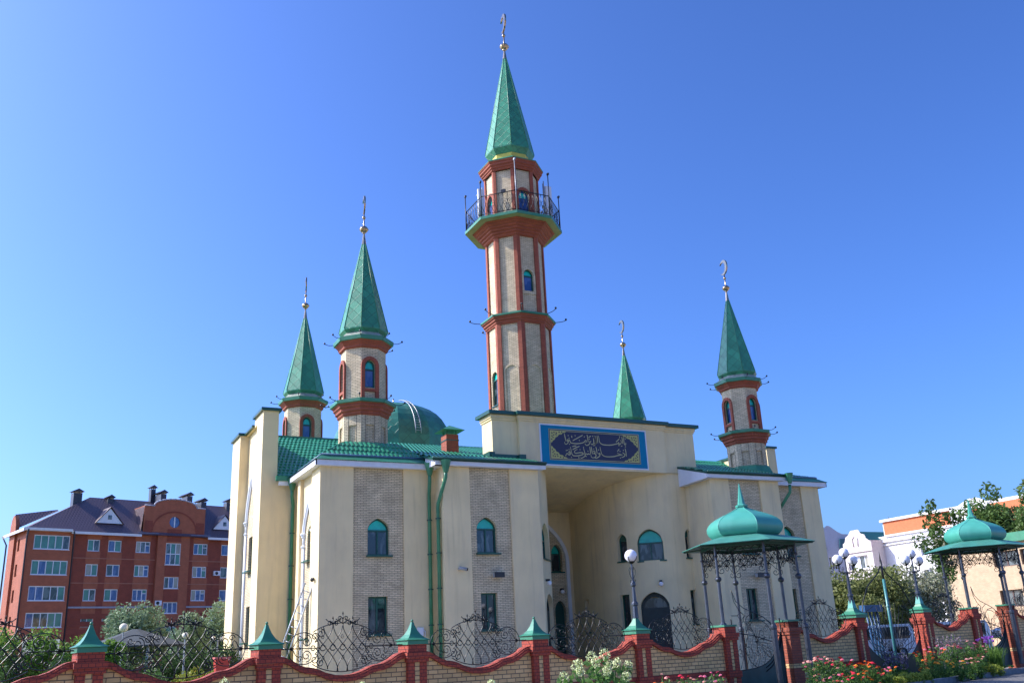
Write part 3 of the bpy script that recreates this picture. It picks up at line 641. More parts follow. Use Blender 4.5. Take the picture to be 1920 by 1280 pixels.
b.quad((15.35,49,ZR(49)),(35.75,49,ZR(49)),(35.75,54,ZR(49)-1.5),(15.35,54,ZR(49)-1.5)); b.build('roof', [TILE, GD], mq)
b = MB(); ys, zs_ = 44.15, 9.72; sl_ = (12.87-zs_)/(49-ys)
b.tiles((9.9,ys,zs_),(15.6,ys,zs_),(15.6,49,12.87),(9.9,49,12.87)); b.quad((9.9,49,12.87),(15.6,49,12.87),(15.6,54,10.4),(9.9,54,10.4))
b.tiles((35.6,ys,zs_),(40.4,ys,zs_),(40.4,49,12.87),(35.6,49,12.87))
b.box(9.9, 15.6, 48.93, 49.07, 12.86, 12.95, 1); b.box(15.6, 35.75, 48.93, 49.07, 12.86, 12.93, 1)
b.box(9.75, 10.95, 44.0, 44.14, 9.62, 9.85, 1); b.build('roof', [TILE, GM], mq)
fascia([(9.9,44.1),(11.0,44.1)], 9.42, 9.62)
b = MB(); b.quad((15.6,40,9.6),(15.6,49,9.6),(15.6,49,12.8),(15.6,40,10.25)); b.box(9.9, 40.4, 52, 53, 0, 10.8); b.quad((35.7,40,9.6),(35.7,49,9.6),(35.7,49,12.8),(35.7,40,10.25)); b.build('wall', PL, mq)
fascia([(15.5,38.18),(21.05,38.18)], 9.52, 9.76); fascia([(30.5,38.18),(35.72,38.18)], 9.52, 9.76)
b = MB(); b.quad((15.5,38.18,9.53),(21.03,38.18,9.53),(21.03,38.55,9.53),(15.5,38.55,9.53)); b.quad((30.5,38.18,9.53),(35.72,38.18,9.53),(35.72,38.55,9.53),(30.5,38.55,9.53)); b.quad((15.5,38.18,9.53),(15.94,38.18,9.53),(15.94,39.6,9.53),(15.5,39.6,9.53)); b.build('eave_soffit', WH, mq)
b = MB(frame((15.47,0,0),-pi/2)); b.prism([(-38.2,9.52),(-39.4,9.52),(-39.4,ZR(39.4)-.1),(-38.2,9.72)], 0, .04); b.T = frame((30.46,0,0),-pi/2); b.prism([(-38.2,9.50),(-40.6,9.42),(-40.6,ZR(40.6)-.1),(-38.2,9.72)], 0, .05)
b.quad((-40.6,.05,9.43),(-38.2,.05,9.5),(-38.2,.45,9.5),(-40.6,.45,9.43)); b.build('verge_board', WH, mq)
b = MB(); b.tube([(15.3,38.08,9.80),(21.05,38.08,9.80)], .06, 6); b.tube([(30.45,38.08,9.80),(35.75,38.08,9.80)], .06, 6); b.build('gutter', GD, mq)
# snow guards and green apron where the portal meets the roof
b = MB(); b.slab([(19.3,40.3),(20.7,40.3),(20.7,40.1),(21.05,40.1),(21.05,40.6),(19.3,40.75)], 10.38, 10.62); b.box(19.2, 19.5, 40.4, 42, 10.3, 10.75); b.build('flashing', GD, mq)
# --- dome on its drum behind
b = MB(); prof = [(4.05,13.0)]+[(4.05*cos(a)**.92, 15.0+2.85*sin(a)) for a in [i*pi/2/9 for i in range(9)]]+[(.02, 17.86)]
b.rings(prof, 12, (20.9,59), pi/12); dome = b.build('dome', DOM, mq, label='dark green faceted metal dome behind the roofs')
b = MB(); b.rings([(4.0,9.0),(4.0,13.0)], 16, (20.9,59), pi/16); b.rings([(4.2,12.85),(4.2,13.02),(4.05,13.1)], 16, (20.9,59), pi/16); b.build('drum', WB, mq)
b = MB()
def dp(a, t, off): 
    r = (4.05*cos(t)**.92+off); return (20.9+r*sin(a), 59-r*cos(a), 15.0+(2.85+off)*sin(t))
for da in (-.045, .045): b.tube([dp(.05+da*1.0, i*pi/2/14, .12) for i in range(0, 13)], .035, 5)
for i in range(1, 22):
    t = i*.062; b.tube([dp(.05-.045, t, .12), dp(.05+.045, t, .12)], .02, 4)
b.build('roof_ladder', ZN, dome)
b = MB(); b.tube([(20.9,59,17.8),(20.9,59,18.3)], .05, 6); b.build('finial', GLD, dome)
b = MB(); b.box(12, 37, 54, 66, 0, 10.4); b.build('wall', PL, mq, label='prayer hall block behind')
# --- chimney
b = MB(); b.box(18.05, 18.72, 43.0, 43.7, 10.9, 12.12); b.box(18.03, 18.74, 42.98, 43.72, 11.80, 11.86, 1); ch = b.build('chimney', [RB, GD], mq)
b = MB(); b.T = I4; b.rings([(.86,12.33),(.02,12.66)], 4, (18.38,43.35), pi/4); b.rings([(.80,12.30),(.86,12.33)], 4, (18.38,43.35), pi/4)
for dx in (-.25,.25):
    for dy in (-.25,.25): b.tube([(18.38+dx,43.35+dy,12.1),(18.38+dx,43.35+dy,12.4)], .03, 4)
b.build('chimney_cap', GM, ch)
# --- downpipes
def downpipe(pts, fun, lab):
    b = MB(); b.tube(pts, .085, 8); x, y, z = fun; b.rings([(.10,z-.55),(.20,z-.15),(.24,z)], 8, (x,y))
    zz = 1.2
    o = b.build('downpipe', GM, mq, label=lab); q = MB(); xx, yy = pts[-1][0], pts[-1][1]
    while zz < pts[-2][2]: q.rings([(.12,zz),(.12,zz+.05)], 8, (xx,yy)); zz += 1.5
    q.build('pipe_clamp', GD, o)
downpipe([(10.52,44.0,9.3),(10.52,44.0,8.9),(10.66,44.3,8.5),(10.66,44.38,8.2),(10.66,44.38,.2)], (10.52,43.98,9.72), 'green downpipe on the sunny inner corner')
downpipe([(15.55,39.1,9.4),(15.55,39.1,8.9),(15.62,39.38,8.4),(15.62,39.38,.2)], (15.55,39.08,9.74), 'green downpipe in the corner left of the stepped pier')
downpipe([(15.9,38.05,9.3),(15.9,38.05,8.95),(15.8,38.75,7.9),(15.8,38.8,7.7),(15.8,38.8,.2)], (15.9,38.02,9.70), 'green downpipe bent round the edge of the stepped pier')
downpipe([(35.85,38.05,9.3),(35.85,38.1,8.9),(35.6,38.9,8.0),(35.6,39.38,7.6),(35.6,39.38,.2)], (35.85,38.02,9.9), 'green downpipe on the far right wing')
# --- small wall fittings
def floodlight(x, y, z, r=0):
    b = MB(frame((x,y,z), r)); b.box(-.2,.2,-.32,-.08,-.08,.10); b.box(-.24,.24,-.36,-.32,-.10,.13,1); b.box(-.05,.05,-.1,.02,-.03,.05); b.build('floodlight', [GR, BLK], mq)
floodlight(18.45, 38.58, 4.72); floodlight(33.3, 38.58, 4.6)
b = MB(frame((16.6,38.5,5.0))); b.tube([(0,0,0),(0,-.16,.02)], .05, 8); b.tube([(-.04,-.16,.04),(.26,-.3,-.03)], .07, 8); b.tube([(.26,-.3,-.03),(.30,-.32,-.04)], .06, 8, 1); b.build('security_camera', [GR, BLK], mq)
b = MB(frame((15.1,39.5,2.5))); b.box(-.1,.15,-.14,.0,-.2,.15); b.tube([(.15,-.08,.05),(.24,-.08,-.02),(.24,-.08,-.25)], .03, 6); b.build('utility_box', [WH], mq)
b = MB(frame((10.64,40.1,4.75),-pi/2)); b.ball((0,-.1,0),.09); b.ball((.18,-.1,.02),.06); b.build('security_camera', BLK, mq)
for x, y, z, a in ((28.95,40.95,4.45,radians(-35)), (21.7,40.0,4.5,radians(55)), (27.0,48.0,4.6,0)):
    b = MB(frame((x,y,z), a)); b.box(-.07,.07,-.2,0,.06,.16,1); b.ball((0,-.16,-.03), .12); b.build('wall_lamp', [OP, BLK], mq)
# --- minarets
def facefr(cx, cy, apo, i):
    """frame on octagon face i (0 = street face, counted towards +X); local x centred on the face"""
    a = i*pi/4; return frame((cx+apo*sin(a), cy-apo*cos(a), 0), a)
CO = cos(pi/8)
def finial(c, z, s, part, e=1.0):
    """rod with two balls and a crescent standing edge-on to the far side"""
    b = MB(); b.tube([(c[0],c[1],z-.5*s),(c[0],c[1],z+1.05*s)], .035*s, 6); b.ball((c[0],c[1],z+.12*s), .215*s, 14, 10, 0, (1,1,.85)); b.rings([(.225*s,z+.09*s),(.24*s,z+.12*s),(.225*s,z+.15*s)], 14, c, 0, 0, True)
    b.ball((c[0],c[1],z+.78*s), .09*s, 10, 8); b.rings([(.05*s,z-.12*s),(.11*s,z-.06*s),(.05*s,z)], 10, c, 0, 0, True)
    b.T = Matrix.Translation((c[0],c[1],0)) @ Matrix.Rotation(radians(78)-0, 4, 'Z')
    b.prism(crescent_pts(.0*s, z+1.5*s, .48*s), -.04*s, .04*s, 0); b.T = I4
    return b.build('finial', GLD, part)
def minaret(c):
    cx, cy = c; b = MB(); R1, R2 = 1.155, 1.075
    for i in range(8):
        for (Rr, z0, z1, win) in ((R1, 9.8, 12.3, 0), (R2, 12.95, 15.6, 1)):
            hw = Rr*sin(pi/8); T = facefr(cx, cy, Rr*CO, i); b.T = T
            if win and i % 2 == 0: b.wall(rect(-hw, hw, z0, z1), [arch(-.26,.26,13.55,14.60,.29,.0)], .14)
            elif not win: b.wall(rect(-hw, hw, z0, z1), [rect(-.2,.2,10.95,11.75)] , .07); b.quad((-.2,.07,10.95),(.2,.07,10.95),(.2,.07,11.75),(-.2,.07,11.75)); b.quad((-.225,-.004,9.8),(-.2,-.004,9.8),(-.2,-.004,12.25),(-.225,-.004,12.25),1); b.quad((.2,-.004,9.8),(.225,-.004,9.8),(.225,-.004,12.25),(.2,-.004,12.25),1)
            else: b.wall(rect(-hw, hw, z0, z1))
    b.T = I4; part = b.build('minaret', [WB, mk('joint_shadow_gap', (.16,.14,.11), .9)], mq, origin=(cx,cy,9.8))
    q = MB(); q.rings([(1.17,12.2),(1.24,12.28),(1.24,12.36),(1.33,12.42),(1.33,12.52),(1.42,12.60),(1.42,12.68),(1.5,12.76)], 8, c); q.build('cornice', RB, part)
    q = MB(); q.rings([(1.10,15.5),(1.19,15.56),(1.19,15.64),(1.38,15.86)], 8, c); q.build('cornice', RB, part)
    q = MB(); q.rings([(1.5,12.76),(1.575,12.78),(1.585,12.93),(1.0,13.06)], 8, c); q.rings([(1.35,15.85),(1.455,15.87),(1.47,16.06),(1.18,16.14)], 8, c); q.build('ledge', GM, part)
    q = MB(); q.rings([(1.46,10.45),(1.3,10.82),(1.17,10.92)], 8, c); q.build('base_skirt', GM, part)
    q = MB(); q.rings([(1.32,16.07),(1.06,16.34)], 8, c); q.build('skirt', mk('beige_weathered_sheet', (.30,.33,.26), .5, var=.3, scale=6), part)
    q = MB(); q.rings([(1.04,16.33),(1.19,16.50),(1.195,16.56),(.055,21.55)], 8, c)
    sp = q.build('spire', SPI, part)
    q = MB()
    for i in range(8):
        a = pi/8+i*pi/4; q.tube([(cx+1.2*sin(a),cy-1.2*cos(a),16.56),(cx+.06*sin(a),cy-.06*cos(a),21.5)], .018, 4)
    q.rings([(.12,21.3),(.045,21.9)], 8, c, mat=1); q.build('ridge_caps', [GM, GLD], sp)
    finial(c, 22.02, 1.0, sp)
    for i in (0, 2, 4, 6):
        T = facefr(cx, cy, R2*CO, i); q = MB(T)
        o1 = arch(-.435,.435,13.02,14.60,.46,.02); i1 = arch(-.262,.262,13.5,14.60,.295,.0); i2 = rect(-.265,.265,13.02,13.36)
        q.wall(o1, [i1, [(x, z+.002) for x, z in i2]], .10, -.09); n = len(o1)
        q.add([(x,-.09,z) for x,z in o1]+[(x,.0,z) for x,z in o1], [(k,k+n,(k+1)%n+n,(k+1)%n) for k in range(n)]); sur = q.build('window_surround', RB, part)
        w_ = window(T, part, -.26, .26, 13.55, 14.89, 14.45, .0, .13, sill=False, gl=GLB, split=False)
    for i in range(8):
        for rr, zz in ((1.56, 12.9), (1.45, 15.98)):
            a = pi/8+i*pi/4; ux, uy = sin(a), -cos(a); q = MB()
            q.tube([(cx+rr*ux*.96,cy+rr*uy*.96,zz),(cx+(rr+.2)*ux,cy+(rr+.2)*uy,zz-.01),(cx+(rr+.38)*ux,cy+(rr+.38)*uy,zz+.05)], .016, 4)
            q.ball((cx+(rr+.42)*ux,cy+(rr+.42)*uy,zz+.1), .055, 6, 5); q.build('spotlight', BLK, part)
    return part
m1 = minaret((13.25, 41.7)); m1['label'] = 'small minaret on the near left wing'
for (x, y), lab in (((36.52, 41.9), 'small minaret at the right end of the front'), ((13.25, 53.3), 'small minaret behind the left gable'), ((36.5, 53.6), 'small minaret behind the portal parapet, only its spire in sight')):
    c_ = copy_part(m1, mq, Vector((x-13.25, y-41.7, 0))); c_['label'] = lab
# --- the tall minaret
def main_minaret(c):
    cx, cy = c; b = MB(); q = MB(); segs = ((1.98, 11.2, 19.85), (1.82, 20.3, 25.5), (1.74, 26.3, 30.05))
    for k, (Rr, z0, z1) in enumerate(segs):
        hw = Rr*sin(pi/8); apo = Rr*CO; pw = (.24, .22, .17)[k]
        for i in range(8):
            b.T = facefr(cx, cy, apo-.09, i); holes = []
            if k == 0 and i in (6, 2): holes = [arch(-.36,.36,15.05,16.75,.30,.02)]
            if k == 1 and i in (0, 4): holes = [arch(-.33,.33,21.8,22.85,.33,.02)]
            if k == 2 and i % 2 == 0: holes = [arch(-.36,.36,26.32,28.15,.36,.02)]
            hh = hw-.02; b.wall(rect(-hh, hh, z0, z1), holes, .16)
            q.T = facefr(cx, cy, apo, i)
            q.box(-hw, -hw+pw, 0, .1, z0, z1); q.box(hw-pw, hw, 0, .1, z0, z1); q.box(-hw+pw, hw-pw, 0, .1, z1-.12, z1)
            if k == 2 and i % 2 == 0:
                o1 = [(x, max(z, 26.42)) for x, z in arch(-.53,.53,26.42,28.15,.55,.02)]; i1 = [(x, max(z, 26.43)) for x, z in arch(-.36,.36,26.43,28.15,.36,.02)]
                q.T = facefr(cx, cy, apo-.02, i); q.wall(o1, [i1], .1, 0)
                n = len(o1); q.add([(x,0,z) for x,z in o1]+[(x,.08,z) for x,z in o1], [(j,j+n,(j+1)%n+n,(j+1)%n) for j in range(n)])
            if k == 0 and i not in (6, 2):     # blind arch in raised brick
                b.T = facefr(cx, cy, apo-.09, i); o1 = [(x,z) for x,z in arch(-.46,.46,11.2,16.85,.40,.02)]; i1 = [(x, max(z,11.21)) for x,z in arch(-.37,.37,11.21,16.85,.31,.02)]
                b.wall(o1, [i1], .05, -.05); n = len(o1); b.add([(x,-.05,z) for x,z in o1]+[(x,0,z) for x,z in o1], [(j,j+n,(j+1)%n+n,(j+1)%n) for j in range(n)])
            if k == 1 and i in (0, 4):
                b.T = facefr(cx, cy, apo-.09, i); o1 = arch(-.46,.46,21.62,22.85,.47,.02); i1 = arch(-.33,.33,21.8,22.85,.33,.02)
                b.wall(o1, [i1], .05, -.05); n = len(o1); b.add([(x,-.05,z) for x,z in o1]+[(x,0,z) for x,z in o1], [(j,j+n,(j+1)%n+n,(j+1)%n) for j in range(n)])
    b.T = q.T = I4; part = b.build('minaret', WB, mq, origin=(cx,cy,8), label='tall main minaret with a railed balcony')
    q.build('corner_pilasters', RB, part)
    q = MB(); q.rings([(1.99,19.78),(2.05,19.84),(2.05,19.92),(2.14,19.98),(2.14,20.06),(2.24,20.14),(2.24,20.2)], 8, c); q.build('cornice', RB, part)
    q = MB(); q.rings([(1.83,25.35),(1.92,25.42),(1.92,25.5),(2.04,25.56),(2.04,25.66),(2.17,25.72),(2.17,25.82),(2.3,25.88),(2.3,25.96),(2.45,26.05),(2.45,26.12),(2.58,26.18),(2.58,26.22)], 8, c); q.build('corbel', RB, part)
    q = MB(); q.rings([(1.75,29.93),(1.82,29.98),(1.82,30.06),(1.90,30.12),(1.90,30.2),(2.0,30.28),(2.0,30.38),(2.07,30.46),(2.07,30.52)], 8, c); q.build('cornice', RB, part)
    q = MB(); q.rings([(2.24,20.2),(2.3,20.22),(2.3,20.32),(1.75,20.5)], 8, c); q.rings([(2.07,30.52),(2.10,30.53),(2.10,30.57),(1.30,31.05)], 8, c); q.build('ledge', GM, part)
    q = MB(); q.rings([(2.5,26.215),(3.02,26.23)], 8, c, cap=False); q.rings([(3.03,26.23),(3.05,26.24),(3.05,26.42),(2.4,26.47)], 8, c, mat=1); q.build('balcony_slab', [mk('green_grey_soffit', (.26,.30,.15), .8, dirt=(.18,.22,.08,.6)), GM], part)
    q = MB(); q.rings([(1.30,31.0),(1.32,31.32)], 8, c); q.build('spire_base', YEL, part)
    q = MB(); q.rings([(1.34,31.3),(1.58,31.66),(1.585,31.75),(.07,39.3)], 8, c); sp = q.build('spire', SPI, part)
    q = MB()
    for i in range(8):
        a = pi/8+i*pi/4; q.tube([(cx+1.59*sin(a),cy-1.59*cos(a),31.75),(cx+.08*sin(a),cy-.08*cos(a),39.25)], .022, 4)
    q.rings([(.14,39.05),(.05,39.75)], 8, c, mat=1); q.build('ridge_caps', [GM, GLD], sp)
    finial(c, 39.85, 1.35, sp)
    for i in (6, 2): window(facefr(cx, cy, 1.98*CO-.09, i), part, -.36, .36, 15.05, 17.07, 16.6, .02, .15, sill=True, split=False, slc=.06)
    for i in (0, 4): window(facefr(cx, cy, 1.82*CO-.09, i), part, -.33, .33, 21.8, 23.2, 22.8, .02, .15, sill=False, split=False, gl=GLB)
    for i in (0, 2, 4, 6):
        T = facefr(cx, cy, 1.74*CO-.09, i); q = MB(T); q.wall(arch(-.36,.36,26.42,28.05,.44,.02), [arch(-.28,.28,28.02,28.06,.33,.02)], .03, .1)
        q.box(-.30,-.02,.08,.1,26.5,27.9); q.box(.02,.30,.08,.1,26.5,27.9); d_ = q.build('balcony_door', mk('blue_door_paint', (.02,.06,.22), .35), part); q = MB(T); q.wall(arch(-.28,.28,28.02,28.06,.33,.02), (), 0, .13); q.build('fanlight', GLT2, d_)
    rr = 2.93
    for i in range(8):
        T = facefr(cx, cy, rr*CO, i); hw = rr*sin(pi/8); q = MB(T)
        q.tube([(-hw,0,27.78),(hw,0,27.78)], .03, 5); q.tube([(-hw,0,26.56),(hw,0,26.56)], .022, 4); q.tube([(-hw,0,26.45),(-hw,0,27.85)], .03, 5)
        for k in range(-4, 4):
            x = k*hw/4; s_ = hw/4
            q.tube([(x,0,26.56),(x+s_*.8,0,27.0),(x+s_*1.15,0,27.4),(x+s_,0,27.78)], .012, 4); q.tube([(x+s_,0,26.56),(x+s_*.2,0,27.0),(x-s_*.15,0,27.4),(x,0,27.78)], .012, 4)
        for x in (-hw*.5, hw*.5):
            for sg in (-1, 1): q.tube([(px, 0, pz) for px, pz in spiral(x+sg*.18, 27.15, .2, pi/2, 1.3, 14, .25, sg)], .013, 4)
        q.build('railing', IR, part)
    for i, h in ((-1, 1.9), (0, 3.0), (-2, 2.0), (1, 2.4), (2, 1.9), (3, 1.9)):
        a = pi/8+(i-1)*pi/4+ (pi/4 if i else 0)*0; a = pi/8+(i-1)*pi/4; px, py = cx+2.96*sin(a), cy-2.96*cos(a); q = MB()
        q.tube([(px,py,26.4),(px,py,26.8+h)], .03, 6, 1 if i == 0 else 0); q.box(px-.05, px+.05, py-.10, py+.06, 26.8+h, 26.92+h, 0 if i else 1); q.build('spotlight_mast', [BLK, ZN], part)
    for x, y, z0, z1, w_ in ((cx-2.45, cy-.55, 26.9, 28.6, .38), (cx+2.0, cy-1.15, 27.3, 29.35, .42), (cx+1.2, cy+2.3, 27.2, 29.0, .28)):
        q = MB(); q.box(x-w_/2, x+w_/2, y-.07, y+.07, z0, z1); q.tube([(x+(.2 if x < cx else -.25), y+.16, 26.45), (x+(.2 if x < cx else -.25), y+.16, z1+.25)], .035, 6, 1); q.box(x-.05, x+.22, y+.05, y+.2, z0+.3, z0+.36, 1); q.box(x-.22, x+.05, y+.05, y+.2, z1-.4, z1-.34, 1)
        q.box(x-.12, x+.12, y+.12, y+.28, z0-.3, z0+.35, 1); q.build('antenna_panel', [WH, GR], part)
    q = MB()
    for k in range(5): zz = 26.6+.28*k; q.box(cx+1.5+.08*(k%2), cx+1.72+.08*(k%2), cy-1.35, cy-1.15, zz, zz+.2)
    q.tube([(cx+1.62,cy-1.3,26.45),(cx+1.62,cy-1.3,29.6)], .03, 6); q.build('radio_units', GR, part)
    q = MB(facefr(cx, cy, 1.74*CO, 7)); q.box(-.12,.16,-.2,-.06,28.3,28.5); q.build('floodlight', BLK, part)
    for i in range(8):
        a = pi/8+i*pi/4; ux, uy = sin(a), -cos(a); q = MB(); r_ = 2.28
        q.tube([(cx+r_*ux,cy+r_*uy,20.3),(cx+(r_+.35)*ux,cy+(r_+.35)*uy,20.33),(cx+(r_+.6)*ux,cy+(r_+.6)*uy,20.4)], .022, 5); q.ball((cx+(r_+.64)*ux,cy+(r_+.64)*uy,20.48), .075, 6, 5); q.build('spotlight', BLK, part)
main_minaret((24.75, 47.3))
# ladder leaning on the sunny side, ends at the window
ld = empty('ladder', (9.9, 41.3, 0), 'aluminium extension ladder leaning against the sunny side wall of the mosque', 'ladder')
A0, A1 = Vector((9.2, 41.9, 0)), Vector((10.55, 40.6, 4.6)); dv = (A1-A0).normalized(); sv = dv.cross(Vector((.7,.7,0))).normalized()*.2
b = MB()
for sg in (-1, 1): b.tube([A0+sv*sg, A1+sv*sg], .035, 5)
b.build('rails', ZN, ld); b = MB()
for i in range(1, 16): p = A0.lerp(A1, i/16); b.tube([p-sv, p+sv], .02, 5)
b.build('rungs', ZN, ld)
# ================================================================ GROUND
def sheet(name, pts, z, mat, kind='structure'):
    b = MB(); b.add([(x,y,z) for x,y in pts], [tuple(range(len(pts)))]); o = b.build(name, mat); tag(o, kind=kind); return o
GRASS = mk('lawn', (.055,.11,.025), .9, var=.35, scale=1.2, bump=.6, bscale=30)
sheet('ground', [(-900,-300),(1500,-300),(1500,1500),(-900,1500)], -.02, mk('far_ground', (.33,.26,.17), .95, var=.3, scale=.05))
sheet('lawn', [(-30,18),(60,27),(70,80),(-40,110)], -.012, GRASS)
ASP = mk('asphalt', (.14,.135,.13), .85, var=.18, scale=8, bump=.4, bscale=120)
sheet('road', [(-30,4),(24,6),(95,45),(31.6,22.9),(22.6,20.1),(14,17.2),(-30,6.5)], -.004, ASP)
sheet('pavement', [(18.0,20.6),(34,26.3),(48,31.3),(50,27.6),(31.6,23.2),(23,20.5)], .006, mk('grey_paving', (.27,.26,.25), .85, var=.15, scale=5, bump=.3))
sheet('yard_paving', [(-4,25),(30,30.4),(44,33),(60,38),(60,42),(30,38.3),(10,38.6),(-6,36)], .002, mk('yard_paving', (.40,.36,.30), .85, var=.15, scale=4))
b = MB()
kp = [(5,14.4),(14,17.2),(22.6,20.15),(27.2,21.7),(31.6,22.95),(40,26.3),(60,34)]
for (x0,y0),(x1,y1) in zip(kp[:-1], kp[1:]):
    l = math.hypot(x1-x0, y1-y0); T = frame((x0,y0,0), math.atan2(y1-y0, x1-x0)); b.T = T
    k = max(1, int(l)); 
    for i in range(k): b.box(l*i/k+.006, l*(i+1)/k-.006, 0, .18, -.01, .15)
b.T = I4; tag(b.build('kerb', mk('concrete_kerb', (.20,.20,.205), .85, var=.15, scale=6, bump=.4)), kind='structure')

# ================================================================ STREET FENCE
FA = math.atan(.16)
PIL = [(-2.31,19.65,1.93),(1.07,20.20,1.84),(4.51,20.77,1.77),(7.98,21.33,1.75),(11.48,21.91,1.75),(14.93,22.47,1.79),(18.38,23.04,1.89),
       (21.23,23.50,1.98),(24.67,24.07,2.03),(28.63,24.72,2.14),(31.79,25.23,2.22),(34.50,25.68,2.31),(38.1,26.3,2.35)]
def pillar(parent, i, flat=False, red=False, big=1.0):
    x, y, zc = PIL[i]; T = frame((x, y, 0), FA); w = .25
    b = MB(T); s = .24
    if red:
        b.box(-s, s, -s, s, 0, zc-.001, 1)
        for z0 in (.62, zc-.33): b.box(-s-.002, s+.002, -s-.002, s+.002, z0, z0+.12, 0)
    else:
        b.box(-s+.01, s-.01, -s+.015, s-.01, 0, zc-.38, 0)
        for a, c in ((-s-.0,-.075),(.055,s)): b.box(a, c, -s, -s+.05, 0, zc-.382, 1)
        b.box(-s, -s+.05, -s+.051, s, 0, zc-.382, 1); b.box(s-.05, s, -s+.051, s, 0, zc-.382, 1)
        b.box(-s-.03, s+.03, -s-.03, s+.03, .50, .68, 1)
    b.box(-s-.035, s+.035, -s-.035, s+.035, zc-.38, zc-.29, 1); b.box(-s-.06, s+.06, -s-.06, s+.06, zc-.288, zc-.17, 1); b.box(-s, s, -s, s, zc-.168, zc, 1)
    p = b.build('pillar', [YB, RBF if not red else RB], parent, origin=(x,y,0))
    b = MB(T)
    if flat: b.box(-.27,.27,-.27,.27, zc, zc+.055)
    else:
        g = big; b.box(-.265*g,.265*g,-.265*g,.265*g, zc, zc+.085)
        b.rings([(.40*g,zc+.086),(.425*g,zc+.10),(.30*g,zc+.145),(.20*g,zc+.22),(.12*g,zc+.32),(.062,zc+.43),(.035,zc+.50)], 4, (0,0), pi/4)
        if g == 1.0 and i != 5: b.ball((0,0,zc+.53), .032, 8, 6)
    b.build('pillar_cap', GM, p, origin=(x,y,0)); return p
COPE = [(-1,-.15),(-.93,-.16),(-.86,-.20),(-.72,-.325),(-.60,-.385),(-.52,-.395),(-.42,-.43),(-.3,-.51),(-.15,-.57),(0,-.585)]
COPE = COPE+[(-a,c) for a,c in COPE[-2::-1]]
def cope_z(t):
    for (a,za),(c,zc) in zip(COPE[:-1], COPE[1:]):
        if t <= c: return za+(zc-za)*(t-a)/(c-a)
    return -.15
def bay(parent, i, j):
    x0, y0, z0 = PIL[i]; x1, y1, z1 = PIL[j]; L = math.hypot(x1-x0, y1-y0); T = frame((x0, y0, 0), math.atan2(y1-y0, x1-x0)); a, c = .24, L-.24; h = (c-a)/2; m = (a+c)/2
    zz = lambda u: z0+(z1-z0)*u/L
    us = [a+(c-a)*k/40 for k in range(41)]; top = [(u, zz(u)+cope_z((u-m)/h)) for u in us]
    b = MB(T); b.prism([(a,0),(c,0)]+[(u,z-.12) for u,z in top[::-1]], -.12, .12); b.box(a, c, -.15, -.12, .52, .69, 1)
    o = b.build('wall', [YB, RBF], parent)
    q = MB(T)
    for hd, d0, d1 in ((.20,-.135,-.075),(.165,-.075,-.03),(.12,-.03,0.0)):
        vs = []
        for u, z in top: vs += [(u,-hd,z+d0),(u,hd,z+d0),(u,hd,z+d1),(u,-hd,z+d1)]
        fs = []
        for k in range(40):
            for e in range(4): fs.append((4*k+e, 4*k+4+e, 4*k+4+(e+1)%4, 4*k+(e+1)%4))
        fs += [(0,3,2,1),(160,161,162,163)]
        q.add(vs, [f[::-1] for f in fs])
    q.build('coping', RBF, o)
    return L
def circ(cx, cz, rx, rz, n=28, a0=0, a1=2*pi): return [(cx+rx*cos(a0+(a1-a0)*k/n), 0, cz+rz*sin(a0+(a1-a0)*k/n)) for k in range(n+1)]
grille0 = None
